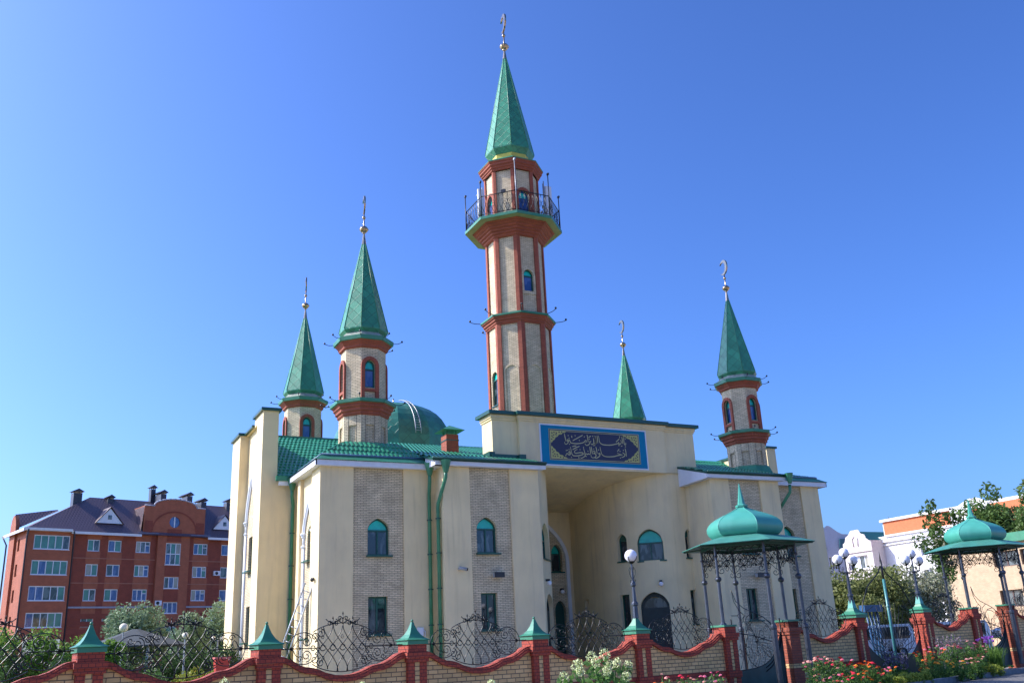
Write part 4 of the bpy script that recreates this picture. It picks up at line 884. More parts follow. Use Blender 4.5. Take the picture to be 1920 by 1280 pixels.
def grille(parent, i, j):
    """wrought iron oval: two rings, a lattice of crossing ogee bars, scrolls, trefoils and three spears"""
    global grille0
    x0, y0, z0 = PIL[i]; x1, y1, z1 = PIL[j]; x, y, z = (x0+x1)/2, (y0+y1)/2, (z0+z1)/2
    if grille0:
        o = grille0.copy(); col.objects.link(o); o.parent = parent; ORG[o] = Vector((x,y,z)); o.location = ORG[o]-ORG[parent]; o.rotation_euler = (0, 0, 0); 
        return o
    T = frame((x, y, z), FA); b = MB(T); r = .010; tb = lambda p, rr=r, n=4: b.tube(p, rr, n)
    xz = lambda pts: [(p[0], 0, p[1]) for p in pts]
    for sg in (-1, 1):
        b.tube(circ(sg*.92, 0, .365, .325), .0105, 5); tb([(sg*1.28,0,0),(sg*1.5,0,0)], .013)
        tb([(sg*1.28,0,0),(sg*.55,0,0)]); b.tube(circ(sg*.70, 0, .05, .05, 12), r, 4)
        for s2 in (-1, 1):   # trefoil and scrolls in the rings
            tb(xz(spiral(sg*.85, s2*.15, .13, pi/2*s2, 1.5, 18, .2, sg*s2))); tb(xz(spiral(sg*.66, s2*.23, .11, -pi/2*s2, 1.3, 16, .2, -sg*s2)))
            tb(xz([(sg*1.22,0),(sg*1.14,s2*.05),(sg*1.10,s2*.13),(sg*1.05,s2*.17),(sg*1.02,s2*.12),(sg*1.04,s2*.05),(sg*.98,0)]))
            tb(xz(spiral(sg*1.0, s2*.22, .07, 0, 1.2, 12, .2, s2*sg)))
            tb(xz(spiral(sg*.52, s2*.30, .10, pi*.5, 1.4, 16, .2, sg*s2)))
        tb(xz([(sg*1.24,.0),(sg*1.2,.04),(sg*1.16,0),(sg*1.2,-.04),(sg*1.24,0)]))
    for s2 in (-1, 1): b.tube(circ(0, 0, .92, .51, 26, s2*radians(40), s2*radians(140)), .0105, 5)
    for k in range(-4, 5):
        for d in (-1, 1):
            pts = []
            for q_ in range(17):
                v = 1-2*q_/16; u = k*.235+d*.30*(1-(sin(v*pi/2)))-d*0
                lim = .92*sqrt(max(0, 1-(v*.51/.51)**2)); lim = min(lim, .64)
                if abs(u) <= lim+.02 and abs(v) < 1.0 or (abs(u) < .3 and abs(v) >= .95): pts.append((u, 0, v*.505))
                elif len(pts) > 1: tb(pts); pts = []
                else: pts = []
            if len(pts) > 1: tb(pts)
    for k in range(-2, 3): b.tube(circ(k*.235, 0, .062, .062, 14), r, 4)
    for k in (-2, 0, 2):
        for s2 in (-1, 1): tb(xz(spiral(k*.235, s2*.22, .05, pi/2, 1.1, 9, .25, s2)), .007)
    for x_, h in ((-.24,.60),(0,.70),(.24,.60)):
        b.tube([(x_,0,.46),(x_,0,h)], .012, 5); b.tube([(x_,0,h),(x_,0,h+.06)], .02, 5, taper=.1)
        for sg in (-1, 1): tb(xz(spiral(x_+sg*.075, h-.1, .06, pi if sg > 0 else 0, 1.3, 12, .25, -sg))); tb(xz([(x_,.49),(x_+sg*.05,.53),(x_+sg*.13,.56),(x_+sg*.17,.60)]), .01)
    o = b.build('grille', IR, parent, origin=(x,y,z)); grille0 = o
    return o
fl = empty('brick_fence', (8.0, 21.3, 0), 'long scalloped yellow brick fence with red coping and iron ovals before the mosque', 'fence')
for i in range(0, 7): pillar(fl, i, flat=(i == 6))
for i in range(0, 6): bay(fl, i, i+1); grille(fl, i, i+1)
f2 = empty('brick_fence', (23, 23.8, 0), 'single scalloped fence bay between the canopied gate and the tall double gate', 'fence')
pillar(f2, 7, True, True); pillar(f2, 8, big=1.2); bay(f2, 7, 8); grille(f2, 7, 8)
f3 = empty('brick_fence', (30.2, 25, 0), 'short scalloped fence bay right of the tall double gate, behind the pink zinnias', 'fence')
pillar(f3, 9, big=1.02); pillar(f3, 10, True); bay(f3, 9, 10); grille(f3, 9, 10)
f4 = empty('brick_fence', (36, 26, 0), 'fence bay right of the second canopied gate at the picture edge', 'fence')
pillar(f4, 11, True, True); pillar(f4, 12); bay(f4, 11, 12); grille(f4, 11, 12)

# ================================================================ GATE CANOPIES
def canopy(c, dz, label):
    cx, cy = c; t = empty('gate_canopy', (cx, cy, 0), label, 'canopy', 'onion topped canopies over the side gates'); a0 = FA
    hexp = lambda r, k: (cx+r*cos(a0+k*pi/3), cy+r*sin(a0+k*pi/3))
    b = MB(); b.rings([(2.06,4.24),(2.07,4.26),(1.54,4.42),(.98,4.55)], 6, c, a0+pi/2, cap=False); b.build('eave', TQD, t)
    b = MB(); b.rings([(2.05,4.23),(.02,4.42)], 6, c, a0+pi/2, cap=False); b.rings([(1.46,4.18),(1.46,4.27)], 6, c, a0+pi/2, cap=False)
    for k in range(6): p = hexp(2.0, k); b.tube([(cx,cy,4.36),(p[0],p[1],4.22)], .022, 4)
    b.build('eave_frame', GD, t)
    b = MB(); pr_ = [(1.02,4.70),(1.13,4.76),(1.22,4.86),(1.27,4.99),(1.27,5.11),(1.21,5.24),(1.10,5.36),(.95,5.46),(.76,5.56),(.55,5.65),(.36,5.74),(.22,5.82),(.15,5.89),(.13,5.93)]; pr_ = [(r_*.93, 4.53+(z_-4.70)*.80) for r_, z_ in pr_]
    pf = []
    for i in range(len(pr_)-1):
        p0, p1, p2, p3 = pr_[max(0,i-1)], pr_[i], pr_[i+1], pr_[min(len(pr_)-1,i+2)]
        for k in range(4):
            u = k/4; pf.append(tuple(.5*((2*p1[q])+(p2[q]-p0[q])*u+(2*p0[q]-5*p1[q]+4*p2[q]-p3[q])*u*u+(3*p1[q]-p0[q]-3*p2[q]+p3[q])*u**3) for q in (0,1)))
    pf.append(pr_[-1])
    for k in range(6):
        aa, ab_ = a0+pi/2+k*pi/3, a0+pi/2+(k+1)*pi/3; vs = []
        for r, z in pf: vs += [(cx+r*sin(aa),cy-r*cos(aa),z),(cx+r*sin(ab_),cy-r*cos(ab_),z)]
        b.add(vs, [(2*j,2*j+1,2*j+3,2*j+2) for j in range(len(pf)-1)], 0, True)
    d_ = b.build('dome', TQ, t)
    q = MB()
    for k in range(6): q.tube([(cx+r*sin(a0+pi/2+k*pi/3), cy-r*cos(a0+pi/2+k*pi/3), z) for r, z in pr_], .012, 4)
    q.build('dome_ribs', TQ, d_)
    q = MB(); q.rings([(.13,5.46),(.19,5.48),(.20,5.53),(.14,5.56)], 6, c, a0+pi/2); q.rings([(.12,5.55),(.012,6.22)], 6, c, a0+pi/2); q.build('spire', TQ, t)
    for k in range(6):
        x, y = hexp(1.44, k); q = MB(); zb = (1.92 if k in (0, 3) else 0)
        if zb: zb = [1.95, 0, 0, 1.92][k]-0
        q.rings([(.055,zb-.0),(.05,3.20)], 8, (x,y)); q.rings([(.05,3.18),(.09,3.22),(.10,3.26),(.09,3.30),(.045,3.34)], 10, (x,y)); q.rings([(.045,3.34),(.038,4.05)], 8, (x,y))
        q.rings([(.045,3.88),(.065,3.92),(.045,3.96)], 8, (x,y)); q.rings([(.038,4.05),(.038,4.27)], 8, (x,y))
        if zb: q.rings([(.11,zb),(.10,zb+.05),(.06,zb+.10)], 8, (x,y))
        else: q.rings([(.085,0),(.085,1.75),(.10,1.78),(.10,1.84),(.055,1.9)], 10, (x,y))
        q.build('post', PST, t)
    for k in range(6):
        p0, p1 = hexp(1.44, k), hexp(1.44, k+1); L = math.hypot(p1[0]-p0[0], p1[1]-p0[1]); T = frame((p0[0], p0[1], 0), math.atan2(p1[1]-p0[1], p1[0]-p0[0])); q = MB(T)
        q.tube([(0,0,4.18),(L,0,4.18)], .014, 4)
        for j in range(-3, 9):
            for dd in (-1, 1):
                pts = [(L*(j/6)+dd*.42*f_, 0, 4.18-.42*f_+.05*sin(f_*pi*2)) for f_ in (0,.25,.5,.75,1)]; pts = [p for p in pts if 0 <= p[0] <= L]
                if len(pts) > 1: q.tube(pts, .010, 4)
        for sg in (0, 1):
            X = (lambda u: u) if not sg else (lambda u: L-u); S = 1 if not sg else -1
            q.tube([(X(.05),0,3.80),(X(.10),0,3.6),(X(.22),0,3.74),(X(.42),0,3.92)], .011, 4)
            for cx_, cz_, r_, a_ in ((.13,3.5,.12,pi/2),(.34,3.70,.12,0),(.50,3.82,.11,-pi/2),(.24,3.93,.11,pi)):
                q.tube([(X(px),0,pz) for px, pz in spiral(cx_, cz_, r_, a_, 1.35, 14, .2, 1)], .010, 4)
            q.ball((X(.34),0,3.78), .035, 6, 5)
        q.ball((L/2,0,3.78), .04, 6, 5); q.build('frieze', IR, t)
    return t
can1 = canopy((19.80, 23.27), 0, 'turquoise onion-topped canopy nearer the mosque, its dome in front of the right wing')
can2 = copy_thing(can1, (33.3, 25.5, .22), 'turquoise onion-topped canopy at the right edge, before the cream brick building'); can2.scale = (.95,.95,1.0)
# gate leaves
def gate_leaf(x, y, wd, z0, label, flip=False):
    t = empty('gate_leaf', (x, y, 0), label, 'gate'); T = frame((x, y, 0), FA); F_ = (lambda u: u) if not flip else (lambda u: wd-u)
    b = MB(T); top = [(0,.64+z0),(.5,.66+z0),(.95,.70+z0),(1.3,.78+z0),(1.6,.92+z0),(1.85,1.12+z0),(2.0,1.35+z0),(wd,1.7+z0)]; top = [(min(u, wd), z) for u, z in top]
    b.prism([(F_(u), z) for u, z in [(0,.08),(wd,.08)]+top[::-1]], -.012, .012); b.build('sheet_panel', mk('dark_teal_sheet', (.012,.06,.065), .3, var=.3, scale=3), t)
    q = MB(T); P = lambda l: [(F_(u), 0, z+z0) for u, z in l]
    q.tube(P(top and [(u, z-z0) for u, z in top]), .018, 5); q.tube(P([(0,.05),(0,2.1)]), .022, 5); q.tube(P([(wd,.05),(wd,2.1)]), .022, 5)
    for dz in (.10, .2): q.tube([(F_(u), -.02, z-dz) for u, z in top[3:]], .016, 4)
    q.tube(P([(.15,2.95),(.3,2.62),(.6,2.42),(1.0,2.30),(1.45,2.15),(1.9,1.9),(wd,1.55)]), .013, 4); q.tube(P([(.15,2.95),(.22,2.6),(.4,2.35),(.62,2.2),(.5,2.0)]), .012, 4)
    q.tube(P([(.62,2.2),(.45,2.3),(.3,2.2),(.05,2.2)]), .01, 4); q.tube(P([(.3,2.2),(.45,2.05),(.62,2.2)]), .01, 4)
    q.tube(P([(1.0,2.3),(.7,2.15),(.5,1.85),(.48,1.5),(.55,1.3),(.62,1.6),(.78,1.9),(1.05,2.1),(1.45,2.15)]), .012, 4)
    q.tube(P([(a*1.0, c_) for a, c_ in spiral(1.15, 1.35, .72, pi*.55, .9, 30, .9, -1)]), .012, 4)
    q.tube(P([(1.45,2.15),(1.75,1.95),(1.95,1.6),(2.0,1.2)]), .012, 4); q.tube(P([(.7,1.95),(.95,1.7),(1.05,1.3),(1.0,.95),(.85,.75)]), .012, 4)
    for a in range(-2, 7): q.tube(P([(1.0+.02*a, 1.45), (1.0+.85*cos(.2+a*.34)*.9, 1.45+.62*sin(.2+a*.34-.7))]), .008, 4)
    rr = random.Random(5)
    for k in range(9): cx_, cz_ = .25+rr.random()*1.7, .95+rr.random()*.95; q.tube(P(spiral(cx_, cz_, .12+.08*rr.random(), rr.random()*6, 1.3, 14, .2, 1 if k % 2 else -1)), .009, 4)
    q.tube(P([(0,1.72),(.9,1.62),(1.6,1.45),(wd,1.3)]), .014, 4)
    for k in range(8): u = .2+k*.25; q.tube(P([(u,.70),(u+.18,1.0),(u+.05,1.3),(u+.22,1.6)]), .009, 4)
    q.build('scrollwork', IR, t)
gate_leaf(18.72, 23.10, 2.2, 0, 'dark gate leaf with iron crescent scrollwork under the nearer turquoise canopy')
gate_leaf(32.1, 25.30, 2.1, .1, 'dark gate leaf with iron crescent scrollwork under the right-hand turquoise canopy')
def big_gate():
    x0, y0 = 25.05, 24.14; W_ = 3.28; t = empty('double_gate', (x0+W_/2, y0+.26, 0), 'tall double iron gate with fan-shaped bars and green centre post between two globe lamps', 'gate')
    T = frame((x0, y0, 0), FA); c = W_/2
    for sg, nm in ((-1, 'left'), (1, 'right')):
        b = MB(T); pts = [(c+sg*(c*u), .50+.80*u**2.2) for u in (0.01,.15,.3,.45,.6,.75,.88,1)]
        b.prism([(c+sg*.01,.14),(c+sg*c,.14)]+pts[::-1], -.012, .012); lf = b.build('sheet_panel', mk('black_green_sheet', (.008,.02,.024), .35, var=.3, scale=3), t)
        q = MB(T); q.tube([(u,0,z) for u, z in pts], .02, 5)
        q.tube([(c+sg*c*u, 0, .62+.95*u**2) for u in (0,.2,.4,.6,.8,1)], .016, 4)
        q.tube([(c+sg*c, 0, 1.25),(c+sg*c*.97,0,1.9),(c+sg*c*.85,0,2.5),(c+sg*c*.60,0,3.05),(c+sg*.25,0,3.5),(c+sg*.04,0,3.75)], .022, 5)
        q.tube([(c+sg*c*.96, 0, 1.25),(c+sg*c*.99,0,1.7),(c+sg*c*.80,0,2.2),(c+sg*c*.5,0,2.4)], .016, 4)
        for k in range(9):
            a = radians(8+k*10); r1 = 1.0+.06*k; u0_, z0_ = .12, .75
            q.tube([(c+sg*(u0_+.1*cos(a)),0,z0_+.1*sin(a)),(c+sg*(u0_+.6*r1*cos(a)),0,z0_+.65*r1*sin(a)+.1),(c+sg*(u0_+1.15*r1*cos(a)*.95),0,z0_+1.25*r1*sin(a)+.05)], .012, 4)
        for k in range(7):
            q.tube([(c+sg*(.2+k*.2),0,.70+.02*k*k),(c+sg*(.32+k*.2),0,1.0+.02*k*k),(c+sg*(.2+k*.2),0,1.35+.02*k*k),(c+sg*(.36+k*.19),0,1.75)], .011, 4)
            q.tube([(px,0,pz) for px, pz in spiral(c+sg*(.3+k*.18), 1.0+.12*k, .11, k, 1.3, 12, .2, sg)], .01, 4)
        q.build('fan_bars', IR, lf)
    b = MB(T); b.tube([(c,-.02,.1),(c,-.02,3.3)], .05, 8); b.tube([(c,-.02,3.3),(c,-.02,3.95)], .04, 8, 1); b.tube([(c,-.02,3.95),(c,-.02,4.25)], .03, 6, 1, taper=.1); b.rings([(.05,2.35),(.075,2.38),(.05,2.42)], 8, (c,-.02)); b.build('centre_post', [mk('teal_post_paint', (.05,.20,.20), .35), BLK], t)
big_gate()

# ================================================================ LAMPS
def globe_cup(b, x, y, z, r):
    b.rings([(.03,z-r-.05),(.10,z-r+.0),(.085,z-r+.03)], 8, (x,y))
    for k in range(4):
        a = k*pi/2+.5; b.tube([(x+.06*cos(a),y+.06*sin(a),z-r-.01),(x+r*.85*cos(a),y+r*.85*sin(a),z-r*.62),(x+r*1.04*cos(a),y+r*1.04*sin(a),z-r*.15)], .011, 4)
def lamp1(x, y, zb):
    t = empty('street_lamp', (x, y, zb), 'single white globe lamp on the fence pillar in front of the entrance', 'lamp', 'globe lamps on the fence pillars'); b = MB()
    b.rings([(.085,zb),(.07,zb+.45),(.07,2.54)], 10, (x,y)); b.rings([(.07,2.52),(.10,2.55),(.10,2.60),(.055,2.66)], 10, (x,y)); b.rings([(.055,2.66),(.042,3.06)], 10, (x,y)); b.rings([(.045,3.04),(.075,3.08),(.075,3.14),(.035,3.2)], 10, (x,y)); b.rings([(.032,3.2),(.026,3.68)], 8, (x,y)); b.build('pole', PST, t)
    b = MB()
    for sg in (-1, 1):
        T = frame((x,y,0), FA); b.T = T; b.tube([(sg*.03,0,3.25),(sg*.10,0,3.38),(sg*.12,0,3.5),(sg*.06,0,3.58),(sg*.05,0,3.5)], .010, 4)
        b.tube([(px,0,pz) for px, pz in spiral(sg*.07, 3.2, .045, 0, 1.2, 10, .2, sg)], .008, 4)
    b.T = I4; globe_cup(b, x, y, 3.885, .175); b.build('bracket', IR, t)
    b = MB(); b.ball((x,y,3.885), .175, 24, 16); b.build('globe', OP, t)
lamp1(14.95, 22.475, 2.2)
def lamp3(x, y, zb, dz, label):
    t = empty('street_lamp', (x, y, zb), label, 'lamp', 'globe lamps on the fence pillars'); b = MB()
    b.rings([(.15,zb-.05),(.11,zb+.1),(.085,zb+.2)], 4, (x,y), pi/4+FA, mat=1); b.rings([(.085,zb),(.075,2.72+dz)], 10, (x,y)); b.rings([(.07,2.70+dz),(.10,2.73+dz),(.10,2.78+dz),(.06,2.82+dz)], 10, (x,y)); b.rings([(.06,2.82+dz),(.045,3.45+dz)], 10, (x,y)); b.rings([(.05,3.44+dz),(.07,3.5+dz),(.03,3.56+dz)], 8, (x,y)); b.rings([(.03,3.5+dz),(.026,3.95+dz)], 8, (x,y)); b.build('pole', [PST, TQ], t)
    b = MB(frame((x,y,0), FA))
    for sg in (-1, 1):
        b.tube([(0,0,3.52+dz),(sg*.2,0,3.50+dz),(sg*.40,0,3.55+dz),(sg*.42,0,3.74+dz)], .018, 5); b.tube([(px,0,pz) for px, pz in spiral(sg*.17, 3.62+dz, .085, pi*1.5, 1.3, 12, .2, sg)], .010, 4); globe_cup(b, sg*.42, 0, 3.93+dz, .165)
    globe_cup(b, 0, 0, 4.16+dz, .165); b.build('bracket', IR, t)
    for u, z in ((-.42,3.93),(.42,3.93),(0,4.16)):
        b = MB(frame((x,y,0), FA)); b.ball((u,0,z+dz), .165, 20, 14); b.build('globe', OP, t)
lamp3(24.67, 24.07, 2.4, 0, 'three-globe lamp on the fence pillar left of the tall double gate')
lamp3(28.63, 24.72, 2.5, .06, 'three-globe lamp on the fence pillar right of the tall double gate')
def yard_lamp(x, y, h, r, label, two=False, cage=False):
    t = empty('garden_lamp', (x, y, 0), label, 'lamp', 'garden lamps in the mosque yard'); b = MB(); b.rings([(.05,0),(.035,h-r)], 8, (x,y))
    if cage:
        for k in range(4): b.tube([(x+.1*cos(k*pi/2),y+.1*sin(k*pi/2),0),(x+.06*cos(k*pi/2),y+.06*sin(k*pi/2),h-r-.1)], .018, 4)
        for k in range(14): b.tube([(x-.08,y,.3+k*.16),(x+.08,y,.38+k*.16)], .01, 4)
    if two: b.tube([(x-.18,y,h-r),(x+.18,y,h-r)], .02, 4)
    b.build('pole', GR, t)
    for dx in ((-.2,.2) if two else (0,)): b = MB(); b.ball((x+dx,y,h), r, 16, 12); b.build('globe', OPY, t)
yard_lamp(3.52, 43.1, 3.15, .175, 'yellowish globe garden lamp left of the grey pavilion roof')
yard_lamp(5.8, 41.9, 2.72, .13, 'yellowish globe garden lamp among the silvery willows')
yard_lamp(7.9, 46.6, 2.68, .10, 'far garden lamp with two small globes beside the mosque wall', two=True)

# ================================================================ APARTMENT BLOCK (left background)
AO, AT = Vector((-1.23, 118.64, 0)), radians(16); TA = frame(AO, AT)
RBa = brick('apartment_red_brick', (.30,.060,.030), (.25,.052,.027), (.18,.055,.04), bump=.2)
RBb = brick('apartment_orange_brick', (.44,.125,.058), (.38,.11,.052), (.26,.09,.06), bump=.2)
ROOFB = tile('brown_violet_roof', (.125,.085,.10), .35, .4, .5, .04)
ab = empty('apartment_block', tuple(AO), 'red brick apartment block with violet-brown roof and white windows', 'building')
rnd = random.Random(11); rows = [(14.75,16.1),(11.95,13.3),(9.15,10.5),(6.3,7.65),(3.4,4.8)]
wins = []   # u0,u1,z0,z1,panes
for z0, z1 in rows:
    wins.append((.75,4.6,z0+.02,z1+.25,5))
    for a, c, n in ((6.7,8.1,2),(9.05,10.6,2),(12.3,14.05,3),(19.5,21.35,3),(23.2,25.0,2),(26.4,28.0,3),(32.5,34,2)): wins.append((a,c,z0,z1,n))
stair = [(15.85,17.75,13.4,16.0,3),(15.9,17.7,10.6,11.95,3),(15.95,17.75,7.7,9.0,3),(15.95,17.75,4.8,6.2,3)]
b = MB(TA); EZ = 16.85
allh = [rect(a, c, z0, z1) for a, c, z0, z1, n in wins if a > 5]
bays = [w_ for w_ in wins if w_[0] < 5]
b.wall(rect(4.9, 44, 0, EZ), allh+[], .18, 0, 0)
b.wall(rect(0, 4.9, 0, EZ), [rect(a, c, z0, z1) for a, c, z0, z1, n in bays], .12, -.35, 1); b.box(4.9-.001, 4.9, -.35, 0, 0, EZ)
# lighter brick strips through the window columns, floor bands, rusticated base
for a, c in ((6.6,8.2),(8.95,10.7),(12.2,14.1),(19.4,21.45),(23.1,25.1)):
    zs = [0]+[v for z0, z1 in rows[::-1] for v in (z0, z1)]+[EZ]
    for k in range(0, len(zs), 2): b.box(a, c, -.02, 0, zs[k]+.02, zs[k+1]-.02, 1)
for k in range(16): b.box(5.0, 44, -.05, 0, .3+k*.5, .62+k*.5, 0) if False else None
# end wall, sunny
b.T = frame(TA @ Vector((0, 6.4, 0)), AT-pi/2)
eh = [rect(6.4-d-.7, 6.4-d, z0, z1) for z0, z1 in rows for d in (2.2, 3.6, 5.0)]
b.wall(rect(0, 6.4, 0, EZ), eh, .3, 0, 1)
b.T = TA; body = b.build('wall', [RBa, RBb], ab)
for k, hh in enumerate(eh):
    q = MB(frame(TA @ Vector((0, 6.4, 0)), AT-pi/2)); xs = [p[0] for p in hh]; zs = [p[1] for p in hh]; q.quad((xs[0],.28,zs[0]),(xs[1],.28,zs[0]),(xs[1],.28,zs[2]),(xs[0],.28,zs[2])); q.build('window', GLS, ab)
b = MB(TA)
b.box(5.0, 12.9, -.07, 0, 13.95, 14.05) if False else b.box(5.0, 14.7, -.06, -.0, 13.9, 14.0); b.box(18.9, 44, -.06, 0, 13.9, 14.0); b.box(5.0, 14.7, -.06, 0, 11.1, 11.2); b.box(18.9, 44, -.06, 0, 11.1, 11.2)
b.box(4.95, 14.7, -.16, -.0, 8.35, 8.55, 1); b.box(18.9, 44, -.16, 0, 8.35, 8.55, 1)
for k in range(9): b.box(4.95, 14.7, -.05, 0, .4+k*.85, .95+k*.85, 2); b.box(18.9, 44, -.05, 0, .4+k*.85, .95+k*.85, 2)
b.build('string_course', [mk('band_brick', (.38,.16,.11), .8), mk('band_sheet', (.30,.30,.36), .5), RBa], ab)
WF = mk('white_window_frame', (.70,.73,.80), .4, var=.03)
gl_ops = [GLS, GLB, GLS, GLG, GLC, GLB, GLB, GLG]
def awin(T, u0, u1, z0, z1, n, y, par, name='window', vent=False):
    q = MB(T); t = .09; xs = [u0+(u1-u0)*k/n for k in range(n+1)]; hs = []
    for k in range(n):
        a, c = xs[k]+(t if k == 0 else t/2), xs[k+1]-(t if k == n-1 else t/2)
        if vent and k == n-1: hs += [rect(a, c, z0+t, z1-.5), rect(a, c, z1-.43, z1-t)]
        elif z1-z0 > 2: hs += [rect(a, c, z0+t, (z0+z1)/2-.05), rect(a, c, (z0+z1)/2+.05, z1-t)]
        else: hs.append(rect(a, c, z0+t, z1-t))
    q.wall(rect(u0, u1, z0, z1), hs, .05, y); q.box(u0-.05, u1+.05, y-.1, y, z0-.06, z0-.002); w_ = q.build(name, WF, par)
    for h in hs:
        q = MB(T); q.quad((h[0][0],y+.05,h[0][1]),(h[1][0],y+.05,h[1][1]),(h[2][0],y+.05,h[2][1]),(h[3][0],y+.05,h[3][1])); q.build('pane', rnd.choice(gl_ops), w_)
for a, c, z0, z1, n in wins:
    if a < 30 and z0 > 5: awin(TA, a+.01, c-.01, z0+.01, z1-.01, n, (-.27 if a < 5 else .10), ab, vent=(n == 3))
# stair tower with arched gable
b = MB(TA); gab = [(12.9,0),(20.65,0),(20.65,20.4),(19.5,20.4)]+[(16.75+2.75*cos(a), 20.4+.95*sin(a)) for a in [pi*k/14 for k in range(1,14)]]+[(14.1,20.4),(12.9,20.4)]
rw = [(16.75+.68*cos(2*pi*k/20), 18.55+.68*sin(2*pi*k/20)) for k in range(20)]
b.wall([(12.9,16.9),(20.65,16.9)]+gab[2:], [rw], .15, -.30, 0); b.wall(rect(14.8, 18.85, 0, 16.9), [rect(a, c, z0, z1) for a, c, z0, z1, n in stair], .15, -.30, 0)
for u, s_ in ((14.8,1),(18.85,1)): b.quad((u,-.3,0),(u,0,0),(u,0,16.9),(u,-.3,16.9))
b.quad((12.9,-.3,16.9),(12.9,4.5,16.9),(12.9,4.5,20.4),(12.9,-.3,20.4)); b.quad((20.65,-.3,16.9),(20.65,4.5,16.9),(20.65,4.5,20.4),(20.65,-.3,20.4)); b.quad((12.9,-.3,16.9),(20.65,-.3,16.9),(20.65,0,16.9),(12.9,0,16.9))
b.build('stair_gable', [RBb], ab)
b = MB(TA); arc = [(16.75+2.9*cos(pi*k/16), 17.4+2.5*sin(pi*k/16)) for k in range(17)]; arc2 = [(16.75+2.7*cos(pi*k/16), 17.4+2.3*sin(pi*k/16)) for k in range(17)]
b.wall(arc+arc2[::-1], (), 0, -.34)
b.box(13.0,14.0,-.33,-.30,16.95,18.6); b.box(19.5,20.55,-.33,-.30,16.95,18.6); b.box(15.9,17.7,-.33,-.30,16.2,17.7); b.box(15.9,17.7,-.33,-.30,12.1,13.3); b.box(15.9,17.7,-.33,-.30,9.15,10.5)
b.build('dark_brick_panel', RBa, ab)
b = MB(TA); o = gab[2:]
for (x0, z0), (x1, z1) in zip(o[:-1], o[1:]): b.tube([(x0,-.3,z0+.03),(x1,-.3,z1+.03)], .09, 4)
b.box(12.2,14.8,-.5,-.30,16.95,17.08); b.box(18.85,21.4,-.5,-.3,16.95,17.08); b.build('coping', mk('grey_blue_coping', (.36,.38,.48), .5), ab)
for a, c, z0, z1, n in stair: awin(TA, a, c, z0, z1, n, -.22, ab)
q = MB(TA); q.wall(rw, (), 0, -.18); q.box(16.68,16.82,-.22,-.18,17.9,19.2,1); q.build('round_window', [GLB, WF], ab)
# roof
b = MB(TA); e = .6; X0, X1, Y0, Y1 = -.5, 44.5, -.7, 7.0; rz = 21.7; ry = 4.4
A_ = [(X0,Y0,EZ),(X1,Y0,EZ),(X1,Y1,EZ),(X0,Y1,EZ)]; r0_, r1_ = (7.9,ry,rz), (40,ry,rz)
b.quad(A_[0],A_[1],r1_,r0_); b.add([A_[0],r0_,A_[3]],[(0,1,2)]); b.quad(A_[2],A_[3],r0_,r1_); b.add([A_[1],A_[2],r1_],[(0,1,2)]); b.quad(*A_[::-1])
b.add([(12.6,-.2,16.9),(12.9,3.2,20.3),(12.9,-.2,20.3)],[(0,1,2)]); b.build('roof', ROOFB, ab)
b = MB(TA); b.box(4.6,12.6,-.78,-.65,EZ-.28,EZ+.0); b.box(21,44.5,-.78,-.65,EZ-.28,EZ); b.box(-.6,4.6,-1.0,-.88,EZ-.1,EZ+.18); b.box(-.62,-.5,-1.0,7.0,EZ-.2,EZ+.1); b.quad((-.55,-.95,EZ-.1),(4.6,-.95,EZ-.1),(4.6,-.3,EZ-.1),(-.55,-.3,EZ-.1)); b.quad((4.6,-.7,EZ-.2),(12.7,-.7,EZ-.2),(12.7,0,EZ-.2),(4.6,0,EZ-.2)); b.build('fascia', WH, ab)
for u0_, u1_, z0 in ((7.55,10.6,18.1),(22.1,25.2,18.05),(34,37,18.1)):
    q = MB(TA); um = (u0_+u1_)/2; ya = .35; yb = 3.3; q.prism([(u0_,z0),(u1_,z0),(um,z0+1.75)], ya, ya+.1); dm = q.build('dormer', WF, ab)
    q = MB(TA); q.quad((u0_-.15,ya-.15,z0-.05),(um,ya-.15,z0+1.95),(um,yb,z0+1.95),(u0_-.15,yb-1.5,z0-.05)); q.quad((um,ya-.15,z0+1.95),(u1_+.15,ya-.15,z0-.05),(u1_+.15,yb-1.5,z0-.05),(um,yb,z0+1.95)); q.build('dormer_roof', ROOFB, dm)
    q = MB(TA); q.box(um-.22,um+.22,ya-.04,ya-.001,z0+.45,z0+.95); q.build('dormer_window', GLS, dm)
CHM = mk('dark_sheet_chimney', (.035,.04,.06), .45)
for u, w_, z1, yy, l in ((6.2,1.0,22.4,4.0,1),(15.6,.6,23.7,4.6,.7),(16.1,.7,22.8,3.2,2.2),(19.4,.7,22.7,3.0,2.4),(21.6,.7,22.2,3.4,2.0),(10.2,.7,22.0,4.5,1.5),(25.8,.8,22.6,4.2,1)):
    q = MB(TA); q.box(u-w_/2,u+w_/2,yy-l/2,yy+l/2,19.5,z1-.45); c_ = q.build('chimney', CHM, ab)
    q = MB(TA); q.prism([(u-w_/2-.2,z1-.25),(u+w_/2+.2,z1-.25),(u,z1+.1)], yy-l/2-.2, yy+l/2+.2)
    for dx in (-w_/2+.05,w_/2-.05):
        for dy in (-l/2+.05,l/2-.05): q.tube([(u+dx,yy+dy,z1-.5),(u+dx,yy+dy,z1-.2)], .04, 4)
    q.build('chimney_cap', CHM, c_)
for pts in ([(4.75,-.95,EZ),(5.0,-.5,EZ-.6),(5.05,-.15,EZ-1.2),(5.05,-.15,0)],[(-.1,-1,EZ),(-.05,-.45,EZ-.8),(-.05,-.45,0)],[(-.7,6.8,EZ),(-.25,6.5,EZ-1),(-.25,6.5,0)]):
    q = MB(TA); q.tube(pts, .09, 6); q.build('downpipe', CHM, ab)
